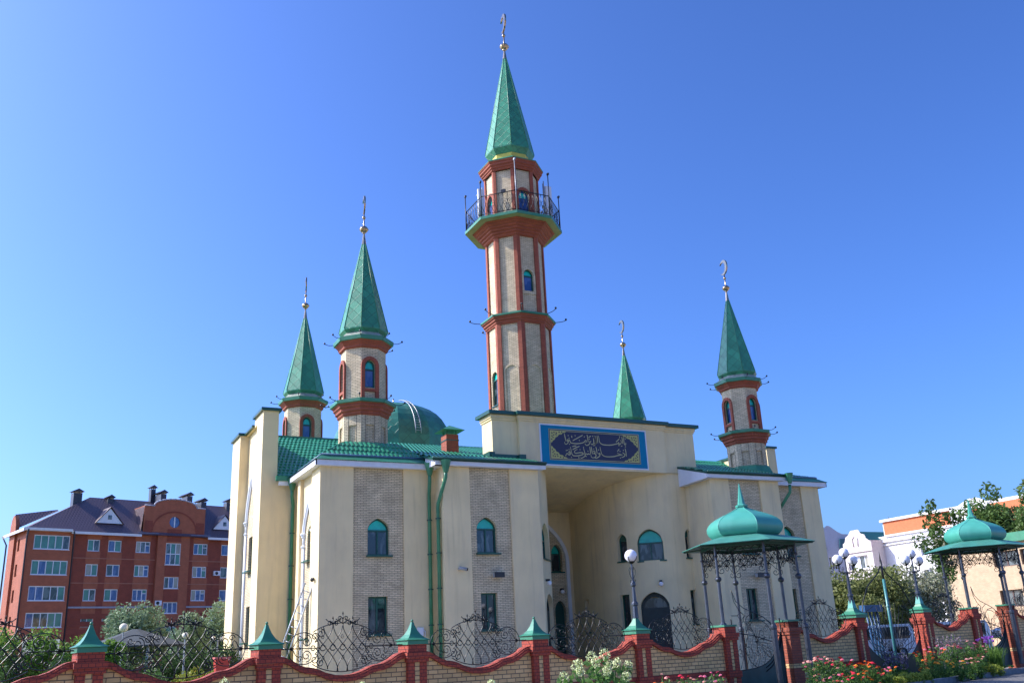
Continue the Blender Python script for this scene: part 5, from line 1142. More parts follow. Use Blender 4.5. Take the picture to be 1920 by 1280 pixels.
for u, z in ((22.6,12.5),(22.5,6.9),(15.35,8.9)):
    q = MB(TA); q.box(u-.4,u+.4,-.42,-.05,z-.28,z+.28); a_ = q.build('air_conditioner', WF, ab); q = MB(TA); q.tube([(u-.08,-.44,z),(u-.08,-.42,z)], .2, 12); q.build('fan_grille', BLK, a_)
# taller sunny gable behind the left end
q = MB(TA); q.T = frame(TA @ Vector((-.25, 6.2, 0)), AT-pi/2); q.prism([(.6,0),(2.6,0),(2.6,17.8),(2.3,18.5),(1.8,19.0),(1.3,19.0),(.9,18.6),(.6,17.8)], 0, .4); q.build('end_gable', RBb, ab)
q = MB(TA); q.quad((.25,4.5,17.6),(5,6.2,20.1),(5,6.5,20.3),(.25,6.2,19.4)); q.build('rear_roof', ROOFB, ab)

# ================================================================ RIGHT BACKGROUND BUILDINGS
WPL = mk('white_building_plaster', (.70,.68,.68), .85, var=.05); ORG_ = mk('orange_facing_panel', (.60,.16,.06), .8, var=.08)
wbk = empty('white_block', (106.5, 90, 0), 'long white block with an orange attic storey, behind the right-hand trees', 'building')
TW = frame((106.5, 0, 0), -pi/2); b = MB(TW)
ww = [rect(-90.2,-88.9,11.1,12.7), rect(-90.2,-88.9,7.6,9.3), rect(-84.0,-82.6,11.1,12.7), rect(-97.2,-96.2,9.6,11.6), rect(-97.2,-96.2,6,8), rect(-78,-76.6,11.1,12.7)]
b.wall([(-97.4,0),(-50,0),(-50,16.7),(-95.9,16.7),(-95.9,14.4),(-97.4,14.4)], ww, .3); b.quad((-97.4,0,0),(-97.4,12,0),(-97.4,12,14.4),(-97.4,0,14.4)); b.quad((-95.9,0,14.4),(-95.9,12,14.4),(-95.9,12,16.7),(-95.9,0,16.7))
b.quad((-97.4,0,14.4),(-95.9,0,14.4),(-95.9,12,14.4),(-97.4,12,14.4)); b.box(-95.7,-84.3,-.25,0,14.25,14.5); b.box(-97.6,-50,-.3,0,13.55,13.8); b.box(-97.6,-50,-.2,0,13.1,13.25); b.build('wall', WPL, wbk)
b = MB(TW); b.box(-95.7,-84.5,-.08,0,14.52,16.3); b.box(-78.5,-60,-.08,0,14.52,16.3); b.build('attic_panel', ORG_, wbk)
b = MB(TW); b.box(-96.1,-84.3,-.35,.2,16.3,16.62); b.build('cornice', WPL, wbk)
b = MB(TW); b.wall([(-84.3,13.9),(-78.5,13.9),(-78.5,16.4),(-79,16.9),(-80,17.3),(-81.2,17.3),(-82.3,16.9),(-83.2,16.5),(-84.3,16.3)], [[(-81.9,14.9),(-80.0,14.9),(-80.0,16.4),(-80.5,16.2),(-81.2,15.8)]], .12, -.4)
b.quad((-84.3,-.4,13.9),(-84.3,0,13.9),(-84.3,0,16.6),(-84.3,-.4,16.6)); b.build('curved_gable', WPL, wbk); b = MB(TW); b.quad((-82,-.3,14.8),(-79.9,-.3,14.8),(-79.9,-.3,16.5),(-82,-.3,16.5)); b.build('gable_panel', ORG_, wbk)
for h in ww:
    q = MB(TW); a, c, z0, z1 = h[0][0], h[1][0], h[0][1], h[2][1]; q.wall(rect(a,c,z0,z1), [rect(a+.1,(a+c)/2-.05,z0+.1,z1-.1), rect((a+c)/2+.05,c-.1,z0+.1,z1-.1)], .05, .22); w_ = q.build('window', WF, wbk); q = MB(TW); q.quad((a,.27,z0),(c,.27,z0),(c,.27,z1),(a,.27,z1)); q.build('pane', GLS, w_)
gb = empty('gabled_block', (104, 100, 0), 'pinkish white block with a stepped ornamental gable, left of the long white block', 'building')
TG = frame((104.0, 0, 0), -pi/2); b = MB(TG)
PK = mk('pinkish_plaster', (.62,.55,.54), .85, var=.06)
st = [(-101.4,0),(-96.2,0),(-96.2,13.9),(-96.9,14.2),(-97.2,14.8),(-97.8,15.0),(-98.2,15.6),(-99.6,15.6),(-100.2,15.0),(-100.7,14.8),(-101.0,14.1),(-101.4,13.9)]
bh = [rect(-100.9,-97.2,10.2,12.0), rect(-100.9,-97.2,6.9,8.8), rect(-100.9,-97.2,3.4,5.4)]
b.wall(st, bh, .5); b.quad((-96.2,0,0),(-96.2,9,0),(-96.2,9,13.9),(-96.2,0,13.9)); b.quad((-101.4,0,0),(-101.4,9,0),(-101.4,9,13.9),(-101.4,0,13.9)); b.box(-101.6,-96,-.2,0,12.5,12.75); b.box(-101,-97.1,-.12,.0,10.0,10.18); b.box(-101,-97.1,-.12,0,6.7,6.88); b.build('wall', PK, gb)
b = MB(TG); b.quad((-96.25,-.3,13.9),(-96.25,9,13.9),(-98.8,9,15.4),(-98.8,.3,15.4)); b.build('roof', GD, gb)
b = MB(TG); b.tube([(-99.4,-.05,13.3),(-99.5,-.05,14.4),(-99.0,-.05,14.8),(-98.5,-.05,14.4),(-98.6,-.05,13.3)], .09, 5); b.build('gable_ornament', PK, gb)
for h in bh:
    a, c, z0, z1 = h[0][0], h[1][0], h[0][1], h[2][1]; q = MB(TG); n = 4
    q.wall(rect(a,c,z0,z1), [rect(a+(c-a)*k/n+.07, a+(c-a)*(k+1)/n-.07, z0+.1, z1-.1) for k in range(n)], .05, .4); w_ = q.build('window', WF, gb)
    for k in range(n): q = MB(TG); q.quad((a+(c-a)*k/n,.45,z0),(a+(c-a)*(k+1)/n,.45,z0),(a+(c-a)*(k+1)/n,.45,z1),(a+(c-a)*k/n,.45,z1)); q.build('pane', [GLS,WF,GLS,GLC][k], w_)
for y in (95, 93.4):
    an = empty('roof_antenna', (106.9, y, 14.4), 'thin television aerial on the white block roof, %s' % ('the taller with a crossbar' if y == 95 else 'the lower plain rod'), 'antenna'); b = MB(); h = 2.4 if y == 95 else 1.4
    b.tube([(106.9,y,14.4),(106.9,y,14.6+h)], .03, 4); 
    if y == 95: b.tube([(106.9,y-.7,14+h),(106.9,y+.7,14+h)], .02, 4); b.tube([(106.9,y-.4,14.4+h),(106.9,y+.4,14.4+h)], .02, 4)
    b.build('mast', BLK, an)
gbl = empty('grey_blue_block', (113, 110, 0), 'grey-blue block with dark teal mansard roofs just right of the mosque', 'building')
TB = frame((108.5, 112.5, 0), radians(-26)); b = MB(TB); GB_ = mk('grey_blue_plaster', (.36,.38,.46), .85, var=.06)
b.wall([(-3,0),(7.2,0),(7.2,16.4),(5.2,16.6),(4.5,17.0),(3.4,17.9),(3.0,18.0),(2.0,17.3),(1.6,16.8),(-3,16.8)], [rect(2.6,4.2,11.2,13.2), rect(5.2,6.6,11.2,13.2), rect(2.6,4.2,7.6,9.6), rect(5.2,6.6,7.6,9.6)], .3); b.quad((7.2,0,0),(7.2,10,0),(7.2,10,16.4),(7.2,0,16.4)); b.build('wall', GB_, gbl)
for a, c in ((-2.6,2.4),(4.4,8.0)):
    q = MB(TB); q.prism([(a,14.4),(c,14.4),(c-.9,15.8),(a+.2,15.8)], -.5, -.02); q.build('mansard_roof', mk('teal_mansard', (.03,.10,.13), .5), gbl)
for a, c, z0 in ((2.6,4.2,11.2),(5.2,6.6,11.2),(2.6,4.2,7.6),(5.2,6.6,7.6)):
    q = MB(TB); q.wall(rect(a,c,z0,z0+2), [rect(a+.1+(c-a-.1)*k/4,a+(c-a)*(k+1)/4-.02,z0+.1,z0+1.9) for k in range(4)], .05, .2); w_ = q.build('window', WF, gbl); q = MB(TB); q.quad((a,.25,z0),(c,.25,z0),(c,.25,z0+2),(a,.25,z0+2)); q.build('pane', GLS, w_)
cb = empty('cream_brick_building', (73, 55, 0), 'low cream brick building with a green roof edge behind the right-hand canopy', 'building')
CB = brick('cream_building_brick', (.60,.43,.27), (.54,.38,.23), (.42,.30,.2), bump=.3)
TC = frame((73, 0, 0), -pi/2); hs = [rect(-54.6,-52.3,6.35,7.6), rect(-52.0,-49.8,6.35,7.6), rect(-49.4,-46.5,6.35,7.6), rect(-54.6,-52.5,3.1,4.45), rect(-52.2,-50,3.1,4.45), rect(-49.7,-46.6,3.1,4.45)]
b = MB(TC); b.wall(rect(-59.3,-30,0,8.25), hs, .3); b.quad((-59.3,0,0),(-59.3,9,0),(-59.3,9,8.25),(-59.3,0,8.25)); b.build('wall', CB, cb)
b = MB(TC); b.box(-60.4,-59.3,.2,5,0,9.45); b.build('end_pier', mk('painted_olive_shade', (.20,.19,.13), .9), cb)  # taller end block, its shade painted in as a dark olive colour
b = MB(TC); b.prism([(-59.5,8.26),(-30,8.26),(-30,9.0),(-54.5,9.0)], -.3, .4, 0); b.build('roof_edge', GM, cb)
for h in hs:
    a, c, z0, z1 = h[0][0], h[1][0], h[0][1], h[2][1]; q = MB(TC); q.wall(rect(a,c,z0,z1), [rect(a+.08,(a+c)/2-.06,z0+.08,z1-.08), rect((a+c)/2+.06,c-.08,z0+.08,z1-.08)], .05, .22); w_ = q.build('window', mk('brown_frame', (.10,.06,.05), .5), cb); q = MB(TC); q.quad((a,.27,z0),(c,.27,z0),(c,.27,z1),(a,.27,z1)); q.build('pane', GLS, w_)

# ================================================================ YARD THINGS
pv = empty('pavilion', (4.3, 48.3, 0), 'small grey-roofed garden pavilion on pale posts in the yard', 'pavilion')
b = MB(); b.rings([(2.3,2.42),(2.3,2.48),(.15,3.2)], 6, (4.3,46.5), .2); b.build('roof', mk('grey_pavilion_roof', (.045,.055,.062), .9, var=.12), pv)
for k in range(6): a = .2+k*pi/3; b = MB(); b.tube([(4.3+1.9*sin(a),46.5-1.9*cos(a),0),(4.3+1.9*sin(a),46.5-1.9*cos(a),2.46)], .07, 8); b.build('post', mk('pale_post', (.55,.56,.58), .6) if k == 0 else bpy.data.materials['pale_post'], pv)
ur = empty('garden_urn', (5.4, 31, 0), 'red square garden urn behind the fence left of the mosque corner', 'urn')
b = MB(); b.rings([(.20,0),(.22,.1),(.12,.2),(.12,1.0),(.25,1.25),(.30,1.62),(.31,1.68)], 4, (5.4,31), pi/4); b.build('body', mk('red_glazed', (.42,.04,.03), .4), ur)
b = MB(); b.rings([(.34,1.68),(.34,1.74)], 4, (5.4,31), pi/4); b.build('rim', mk('pink_rim', (.5,.12,.1), .5), ur)
def car(x, y, a, z, paint, label, van=False):
    t = empty('parked_car', (x, y, 0), label, 'car', 'cars parked behind the gate'); T = frame((x, y, z), a); b = MB(T); L = 4.5
    prof = [(0,.35),(.1,.75),(.5,.92),(1.2,1.0),(1.75,1.42),(3.3,1.45),(4.0,1.05),(4.42,.95),(4.5,.4),(4.3,.28),(.2,.28)] if not van else [(0,.35),(.08,.9),(.5,1.05),(1.0,1.85),(1.3,2.0),(4.3,2.0),(4.5,1.6),(4.5,.4),(4.3,.28),(.2,.28)]
    b.prism(prof, -.88, .88); bo = b.build('body', paint, t)
    q = MB(T)
    gp = [[(1.35,1.02),(1.85,1.36),(2.5,1.38),(2.5,1.02)],[(2.56,1.02),(2.56,1.38),(3.2,1.37),(3.75,1.04)]] if not van else [[(.9,1.15),(1.15,1.78),(1.9,1.85),(1.9,1.15)],[(2.0,1.15),(2.0,1.85),(3.0,1.85),(3.0,1.15)],[(3.1,1.15),(3.1,1.85),(4.2,1.85),(4.2,1.15)]]
    for g_ in gp:
        for s_ in (-.887, .887): q.wall(g_, (), 0, s_)
    q.build('side_window', GLS, t)
    for u in (.85, 3.6):
        for s_ in (-.8, .8): q = MB(T); q.tube([(u, s_-.1, .32),(u, s_+.1, .32)], .32, 16); w_ = q.build('wheel', BLK, t); q = MB(T); q.tube([(u, s_-.115, .32),(u, s_+.115, .32)], .19, 12); q.build('rim', ZN, w_)
    for s_ in (-.65, .65): q = MB(T); q.box(-.01,.06, s_-.14, s_+.14, .66, .8); q.build('headlight', OP, t)
CW = mk('white_car_paint', (.75,.76,.80), .2, var=.02, coat=1); CBp = mk('silver_car_paint', (.42,.45,.5), .25, metal=.6, var=.02, coat=1)
car(45.2, 45.6, radians(-20), 0.0, CW, 'white van glimpsed through the left half of the tall double gate', True)
car(49.6, 43.6, radians(-20), 0.0, CW, 'white van glimpsed through the right half of the tall double gate', True)
car(54.5, 41.5, radians(-25), .6, CBp, 'silver car glimpsed behind the fence bay with the pink zinnias')
fr_ = empty('blue_frame', (31, 29, 0), 'blue metal frame with slanted legs seen behind the tall double gate', 'frame')
BL = mk('blue_enamel', (.03,.10,.22), .4, var=.15); b = MB()
b.box(30.35, 31.35, 28.95, 29.25, 2.35, 2.62); b.build('top', BL, fr_)
for k in range(4): b = MB(); b.tube([(30.55+.2*k,29.1,2.36),(30.75+.16*k,29.1,0)], .045, 5); b.build('leg', BL, fr_)
# ================================================================ PLANTS
import numpy as np
NR = np.random.RandomState(4)
def leaves(name, P, size, mat, parent, asp=.5, jit=.35, upb=0.0, extra=None, mats=None, aim=None):
    """one quad per leaf at points P, turned at random"""
    P = np.asarray(P, dtype=float); n = len(P); o = ORG[parent]
    a = NR.normal(size=(n,3)); 
    if aim is not None: a = a*.45+aim
    a[:,2] += upb; a /= np.linalg.norm(a, axis=1)[:,None]
    b = np.cross(a, NR.normal(size=(n,3))); b /= np.linalg.norm(b, axis=1)[:,None]
    s = size*(1+jit*(NR.rand(n,1)*2-1)); A = a*s; B = b*s*asp
    V = np.empty((n,4,3)); V[:,0] = P-A*.5; V[:,1] = P+B*.5+A*.08; V[:,2] = P+A*.5; V[:,3] = P-B*.5+A*.08
    V = V.reshape(-1,3)-np.array(o)
    me = bpy.data.meshes.new(name); me.vertices.add(4*n); me.vertices.foreach_set('co', V.ravel()); me.loops.add(4*n); me.loops.foreach_set('vertex_index', np.arange(4*n)); me.polygons.add(n)
    me.polygons.foreach_set('loop_start', np.arange(0,4*n,4)); me.polygons.foreach_set('loop_total', np.full(n,4)); me.materials.append(mat); me.update(); me.validate()
    ob = bpy.data.objects.new(name, me); col.objects.link(ob); ob.parent = parent; ORG[ob] = o; return ob
def shell(c, r, n, sq=1.0, inner=.55):
    d = NR.normal(size=(n,3)); d /= np.linalg.norm(d, axis=1)[:,None]; rr = r*(inner+(1-inner)*NR.rand(n,1)**.5)*(1+.18*NR.normal(size=(n,1))*.6)
    q = d*rr; q[:,2] *= sq; return q+np.array(c)
def blobs(c, rx, ry, rz, k, br, seed=None, power=.45):
    out = []
    for _ in range(k):
        d = NR.normal(size=3); d /= np.linalg.norm(d); f = NR.rand()**power
        out.append(((c[0]+d[0]*rx*f, c[1]+d[1]*ry*f, c[2]+d[2]*rz*f), br*(.6+.8*NR.rand())))
    return out
BARK = mk('bark', (.09,.07,.05), .9, var=.3, scale=9, bump=.6)
LD = leafm('dark_leaves', (.025,.06,.018), (.08,.15,.04)); LM = leafm('mid_green_leaves', (.05,.11,.025), (.14,.22,.055), scale=1.5)
LB = leafm('olive_bush_leaves', (.06,.10,.028), (.42,.44,.16), .5, 4.5); LS = leafm('silver_willow_leaves', (.13,.20,.11), (.27,.36,.21), .3, 2.5)  # pale tone of the olive bush leaves paints in sunlit specks
LBR = leafm('bright_shrub_leaves', (.05,.13,.02), (.24,.40,.07), .5, 3); LY = leafm('yellow_green_leaves', (.17,.24,.03), (.34,.38,.06), .35, 12); LG = leafm('garden_leaves', (.045,.12,.025), (.16,.29,.07), .45, 14)
LAU = leafm('autumn_tinged_leaves', (.07,.08,.02), (.20,.10,.03), .3, 1.0)
def tree(x, y, h, name, label, cr, mat, n=9000, leaf=.3, trunk=.16, k=26, br=.9, zc=None, cat='tree', group='trees and bushes behind the mosque yard', sq=1.0, bl=None, base=0.0, twig=None):
    t = empty(name, (x, y, base), label, cat, group); rx, ry, rz = cr; zc = zc or h-rz; B = bl or blobs((x,y,zc), rx*.8, ry*.8, rz*.8, k, br)
    b = MB(); b.tube([(x,y,base),(x+.1,y,base+h*.3),(x-.05,y+.05,zc)], trunk, 7, taper=.5)
    for c, r in B[:12]: b.tube([(x,y,base+max(.2,(zc-base)*.45)),((x+c[0])/2,(y+c[1])/2,((zc-base)*.5+base+c[2])/2),c], trunk*.3, 4, taper=.35)
    b.build('trunk', BARK, t)
    tot = sum(r*r for _, r in B); P = np.concatenate([shell(c, r, max(10, int(n*r*r/tot)), sq) for c, r in B]); P = P[P[:,2] > base+.05]
    leaves('crown', P, leaf, mat, t)
    if twig:
        m2, fr = twig; q = P[NR.rand(len(P)) < fr]+NR.normal(size=(int(0)+1,3))*0; leaves('blossom', q, leaf*.7, m2, t)
    return t
# right: bushes behind the double gate
tree(51.2, 51.8, 6.2, 'bush', 'large rounded olive-green bush behind the left three-globe lamp', (2.8,2.4,2.5), LB, 10000, .27, .14, 38, 1.0, 3.5, 'bush', group='bushes behind the double gate')
tree(54.6, 51.1, 6.7, 'bush', 'large olive-green bush behind the green gate post, its top above the others', (2.8,2.4,2.8), LB, 11000, .26, .14, 38, 1.0, 3.6, 'bush', group='bushes behind the double gate')
tree(58.2, 50.4, 6.2, 'bush', 'large silvery-speckled bush behind the right three-globe lamp', (2.8,2.4,2.6), leafm('speckled_leaves', (.05,.08,.03), (.55,.55,.38), .3, 5), 11000, .25, .14, 36, .95, 3.5, 'bush', group='bushes behind the double gate')
tree(51.0, 48.4, 4.2, 'bush', 'lower bush beside the mosque end wall', (1.5,1.5,1.9), LB, 4500, .24, .08, 16, .8, 2.0, 'bush', group='bushes behind the double gate')
CB_ = [((63.2+NR.normal()*w_*.5, 51.9+NR.normal()*w_*.5, z), .28+w_*.42) for z in np.linspace(5.0, 11.2, 26) for w_ in [max(.1, .95*sin(min(1,(11.6-z)/4.5)*pi/2))]]
tree(63.2, 51.9, 11.6, 'slim_tree', 'slim upright dark tree in front of the orange attic panel', (1.2,1.2,4), LM, 2300, .28, .14, zc=7, bl=CB_)
CB_ = [((64.9+NR.normal()*.5, 51.2+NR.normal()*.5, 9.9+NR.normal()*.3), .5) for _ in range(3)]
tree(64.7, 51.3, 10, 'slim_tree', 'thin leaning tree beside the slim upright one, before the orange panel', (1,1,1), LM, 350, .3, .1, zc=9, bl=CB_)
tree(90.2, 67.6, 15.9, 'broadleaf_tree', 'broad green tree with a few reddening leaves, left of the three behind the right canopy', (2.3,2.3,4.8), LM, 7500, .42, .3, 34, 1.1, 10.2)
tree(91.2, 66.4, 17.0, 'broadleaf_tree', 'tallest broad green tree behind the right canopy', (3.1,3.0,5.4), LM, 12000, .42, .35, 44, 1.15, 11.2)
tree(84.5, 57.6, 15.6, 'broadleaf_tree', 'green tree with orange tinged leaves at the right picture edge', (2.6,2.6,5.2), LM, 9000, .38, .3, 36, 1.0, 10.0, twig=(LAU, .12))
# left: willows, shrubs and hedge in the yard
tree(4.6, 49.6, 4.4, 'willow_bush', 'big silvery green willow bush before the red apartment block', (1.55,1.4,1.6), LS, 9000, .17, .07, 34, .5, 2.9, 'bush', 'silvery willows in the yard', sq=1.2)
tree(7.55, 52.6, 4.35, 'willow_bush', 'silvery willow bush between the big one and the mosque wall', (.95,.9,1.8), LS, 4500, .16, .06, 24, .42, 2.7, 'bush', 'silvery willows in the yard', sq=1.3)
tree(9.6, 57.5, 4.9, 'willow_bush', 'silvery willow bush touching the mosque left wall', (1.0,1.2,2.2), LS, 5000, .17, .06, 24, .5, 2.9, 'bush', 'silvery willows in the yard', sq=1.3)
HB = [((x+NR.normal()*.25, 38.6-x*.12+NR.normal()*.3, z), .35+.2*NR.rand()) for x in np.linspace(-2.2, 2.2, 18) for z in (1.1, 1.7, (2.45 if x < .4 else 2.0)+.25*NR.rand())]
tree(-.2, 38.6, 3.2, 'hedge', 'bright green clipped shrub row below the apartment block', (2,1,1), LBR, 12000, .13, .05, bl=HB, cat='hedge', group='yard shrubs', zc=1.5)
HB = [((x, 41.5, z), .25) for x in np.linspace(1.9, 3.3, 9) for z in (1.5, 1.9, 2.1+.35*NR.rand())]
tree(2.6, 41.5, 2.9, 'hedge', 'pale shoots of a green hedge left of the grey pavilion', (2,1,1), LBR, 4000, .12, .04, bl=HB, cat='hedge', group='yard shrubs', zc=1.5)
for x, y, h, lab in ((-.35,29.5,2.25,'dark conical thuja at the left edge behind the fence'),(.75,29.9,1.9,'lower dark conical thuja behind the first brick pillar'),(-1.1,30.5,2.0,'dark thuja at the very edge of the picture')):
    B_ = [((x+NR.normal()*.1, y+NR.normal()*.1, z), .1+.34*(1-z/h)**.7) for z in np.linspace(.2, h-.1, 14)]
    tree(x, y, h, 'thuja', lab, (1,1,1), LD, 4500, .09, .05, bl=B_, group='thujas behind the fence', zc=h*.5)
for x, y, rx, h, lab in ((5.6,43.8,1.4,2.2,'dark green shrub under the first willow'),(8.1,45.5,1.2,2.3,'dark green shrub next to the mosque corner'),(3.4,45.2,1.0,1.9,'dark shrub at the pavilion posts'),(6.9,47.0,1.2,2.6,'dark shrub behind the garden lamp')):
    tree(x, y, h, 'shrub', lab, (rx,.9,h*.45), LD, 4000, .13, .05, 16, .5, h*.52, 'shrub', 'dark yard shrubs')
for x, y, lab in ((5.4,37.2,'orange-yellow flowering shrub behind the second fence bay'),(6.3,36.8,'orange-yellow flowering shrub nearer the mosque corner')):
    tree(x, y, 1.4, 'flowering_shrub', lab, (.6,.5,.4), LY, 2500, .08, .03, 12, .28, .95, 'shrub', 'orange flowering shrubs in the yard', twig=(leafm('orange_bloom', (.5,.30,.03), (.65,.45,.06), .3, 5), .4))
tree(3.7, 33.0, 1.45, 'flowering_shrub', 'cream flowering low shrub behind the first scallop of the fence', (.5,.4,.4), LG, 1800, .08, .03, 10, .25, 1.05, 'shrub', 'cream flowering shrub in the yard', twig=(leafm('cream_bloom', (.55,.6,.35), (.7,.7,.5), .3, 5), .3))
tree(-68.0, 146, 15, 'broadleaf_tree', 'distant dark tree left of the apartment block', (5,5,6), LD, 3000, .7, .4, 26, 2, 9.5)
# flowers
def petalm(n, c): return mk(n, c, .6, var=.15, scale=30)
PK1, RD1, OR1, YE1, SA1, PU1, WHg = petalm('pink_petals',(.85,.20,.30)), petalm('red_petals',(.78,.03,.07)), petalm('orange_petals',(.90,.20,.02)), petalm('marigold_petals',(.95,.42,.03)), petalm('salmon_petals',(.80,.38,.30)), petalm('purple_petals',(.30,.07,.48)), petalm('white_green_florets',(.66,.70,.34))
def head_mesh(mat, r=.05):
    b = MB()
    for ring, (n, r0, r1, z0, z1) in enumerate(((12,.25,1.0,.10,-.02),(10,.2,.82,.22,.14),(8,.1,.6,.34,.28),(6,.05,.38,.42,.40))):
        for i in range(n):
            a = 2*pi*i/n+ring*.3; w_ = pi/n*1.1
            b.add([(r*r0*cos(a),r*r0*sin(a),r*z0),(r*r1*.8*cos(a-w_),r*r1*.8*sin(a-w_),r*(z0+z1)/2+r*.05),(r*r1*cos(a),r*r1*sin(a),r*z1),(r*r1*.8*cos(a+w_),r*r1*.8*sin(a+w_),r*(z0+z1)/2+r*.05)], [(0,1,2,3)])
    me = bpy.data.meshes.new('flower'); me.from_pydata([tuple(v) for v in b.v], [], b.f); me.materials.append(mat); return me
HM = {k: head_mesh(m) for k, m in dict(p=PK1, r=RD1, o=OR1, y=YE1, s=SA1).items()}
def zinnia(x, y, top, cols, label, nf=9, r=.26, group='zinnias in the street bed', z0=0.0, fs=1.0):
    t = empty('zinnia_plant', (x, y, z0), label, 'flower', group); P = []; b = MB(); fl_ = []
    for i in range(nf):
        a = 2*pi*i/nf+ru(-.4,.4); rr = r*sqrt(ru(.05,1)); hx, hy, hz = x+rr*cos(a)*1.1, y+rr*sin(a)*1.1, top-ru(0,.30)*(rr/r)-ru(0,.10)
        b.tube([(x+ru(-.05,.05),y+ru(-.05,.05),z0),((x+hx)/2,(y+hy)/2,(z0+hz)*.5+.05),(hx,hy,hz)], .007, 3); fl_.append((hx,hy,hz))
        for k in range(38): f_ = ru(.1,.96); P.append((x+(hx-x)*f_+ru(-.09,.09), y+(hy-y)*f_+ru(-.09,.09), z0+(hz-z0)*f_+ru(-.03,.02)))
    b.build('stems', LG, t); leaves('leaves', P, .085, LG, t, .42)
    for q_ in fl_:
        o = bpy.data.objects.new('flower', HM[random.choice(cols)]); col.objects.link(o); o.parent = t; o.location = Vector(q_)-ORG[t]; o.rotation_euler = (ru(-.5,.2), ru(-.4,.4), ru(0,6)); s_ = ru(.85,1.3)*fs; o.scale = (s_,s_,s_); ORG[o] = Vector(q_)
Z2 = [(19.19,20.5,'sp','tall pink and salmon'),(19.86,20.72,'sp','tall pink'),(19.79,20.16,'srp','pink and red'),(20.37,20.38,'rp','crimson and pink'),(20.3,19.8,'roy','red, orange and yellow'),(20.9,20.0,'ro','red and orange'),
      (18.8,19.95,'s','pale salmon'),(19.1,19.7,'sp','low pale pink'),(19.55,19.72,'sr','low red and salmon'),(19.95,19.5,'ro','low red'),(20.5,19.62,'ry','low red and marigold'),(21.15,19.75,'op','orange and pink')]
places2 = ['beside the dark gate sheet, leftmost of the bed','second in the back row by the canopied gate','in the middle of the back row','right of the middle in the back row','right part of the back row below the brick wall','at the right end of the back row',
 'at the front left corner of the bed','front row, second from the left','front row, middle','front row, right of the middle','front row, next to the yellow-green shrubs','front row, far right']
for (x, y, cs, d), pl, h in zip(Z2, places2, (.98,1.0,.95,.93,.86,.82,.62,.60,.60,.60,.56,.66)):
    zinnia(x, y, h, cs, '%s zinnias %s' % (d, pl), 11 if h > .8 else 8)
Z3 = [(25.6,22.3,1.0,'o','orange zinnias leftmost of the right-hand bed'),(26.0,22.15,1.12,'po','pink over orange zinnias at the left of the right-hand bed'),(26.6,22.05,1.15,'ps','pink zinnias in the middle of the right-hand bed'),(27.2,22.0,1.2,'ps','tallest pink zinnias of the right-hand bed'),
      (24.6,21.25,.72,'oy','orange and marigold zinnias low at the front left of the right-hand bed'),(25.05,21.15,.74,'y','marigold-yellow zinnias low in the right-hand bed'),(25.6,21.0,.70,'ys','marigold and salmon zinnias front middle of the right-hand bed'),(26.4,21.3,.62,'s','small salmon zinnias front right of the right-hand bed'),
      (27.2,21.6,.75,'s','few pale zinnias at the right end of the right-hand bed'),(27.7,21.9,1.05,'ps','pink zinnias beside the grey plumes')]
for x, y, h, cs, lab in Z3: zinnia(x, y, h, cs, lab, 10, .3, 'zinnias in the right-hand bed')
for x, y, h, cs, lab in ((10.05,14.65,.96,'os','orange-red zinnias at the bottom edge, nearest the white hydrangea'),(10.35,14.8,1.0,'sp','pink zinnias at the bottom edge, second from the hydrangea'),(10.7,14.75,1.06,'sr','salmon and red zinnias at the bottom edge, tallest of the group'),(11.0,14.65,1.0,'sp','pale salmon zinnias at the bottom edge'),(11.4,14.6,1.02,'p','single pink zinnias at the bottom edge, farthest from the hydrangea')):
    zinnia(x, y, h, cs, lab, 7, .16, 'zinnias in front of the fence', fs=.75)
def hydrangea(x, y, top, nf, r, label, cr=.072):
    t = empty('hydrangea', (x, y, 0), label, 'flowering shrub', 'hydrangeas in front of the fence'); b = MB(); P = []; H = []
    for i in range(nf):
        a = 2*pi*i*.618; rr = r*sqrt((i+.5)/nf); hx, hy, hz = x+rr*cos(a), y+rr*sin(a), top-.32*(rr/r)**2-ru(0,.12)
        b.tube([(x+ru(-.08,.08),y+ru(-.08,.08),0),((x+hx)/2,(y+hy)/2,hz*.55),(hx,hy,hz)], .009, 4); H.append((hx,hy,hz))
        for k in range(46):
            f_ = ru(.25,.97); P.append((x+(hx-x)*f_+ru(-.12,.12), y+(hy-y)*f_+ru(-.12,.12), hz*f_+ru(-.08,.03)))
    b.build('stems', LG, t); leaves('leaves', P, .12, LG, t, .55)
    for q_ in H: 
        c_ = shell(q_, cr*ru(.75,1.15), 150, 1.1, .8); o = leaves('flower_head', c_, .022, WHg, t, .9)
hydrangea(7.75, 12.75, 1.44, 13, .55, 'white hydrangea bush with greenish flower balls before the brick wall, the big one')
hydrangea(2.4, 13.9, 1.45, 1, .1, 'single white hydrangea bloom on a stem, second fence bay from the left')
hydrangea(3.45, 13.3, 1.25, 2, .16, 'two low hydrangea blooms at the bottom edge left of the third pillar')
hydrangea(4.1, 13.05, 1.30, 2, .10, 'small hydrangea blooms at the bottom edge below the third scallop')
hydrangea(5.95, 12.9, 1.22, 3, .18, 'low whitish hydrangea blooms at the bottom edge left of the big bush')
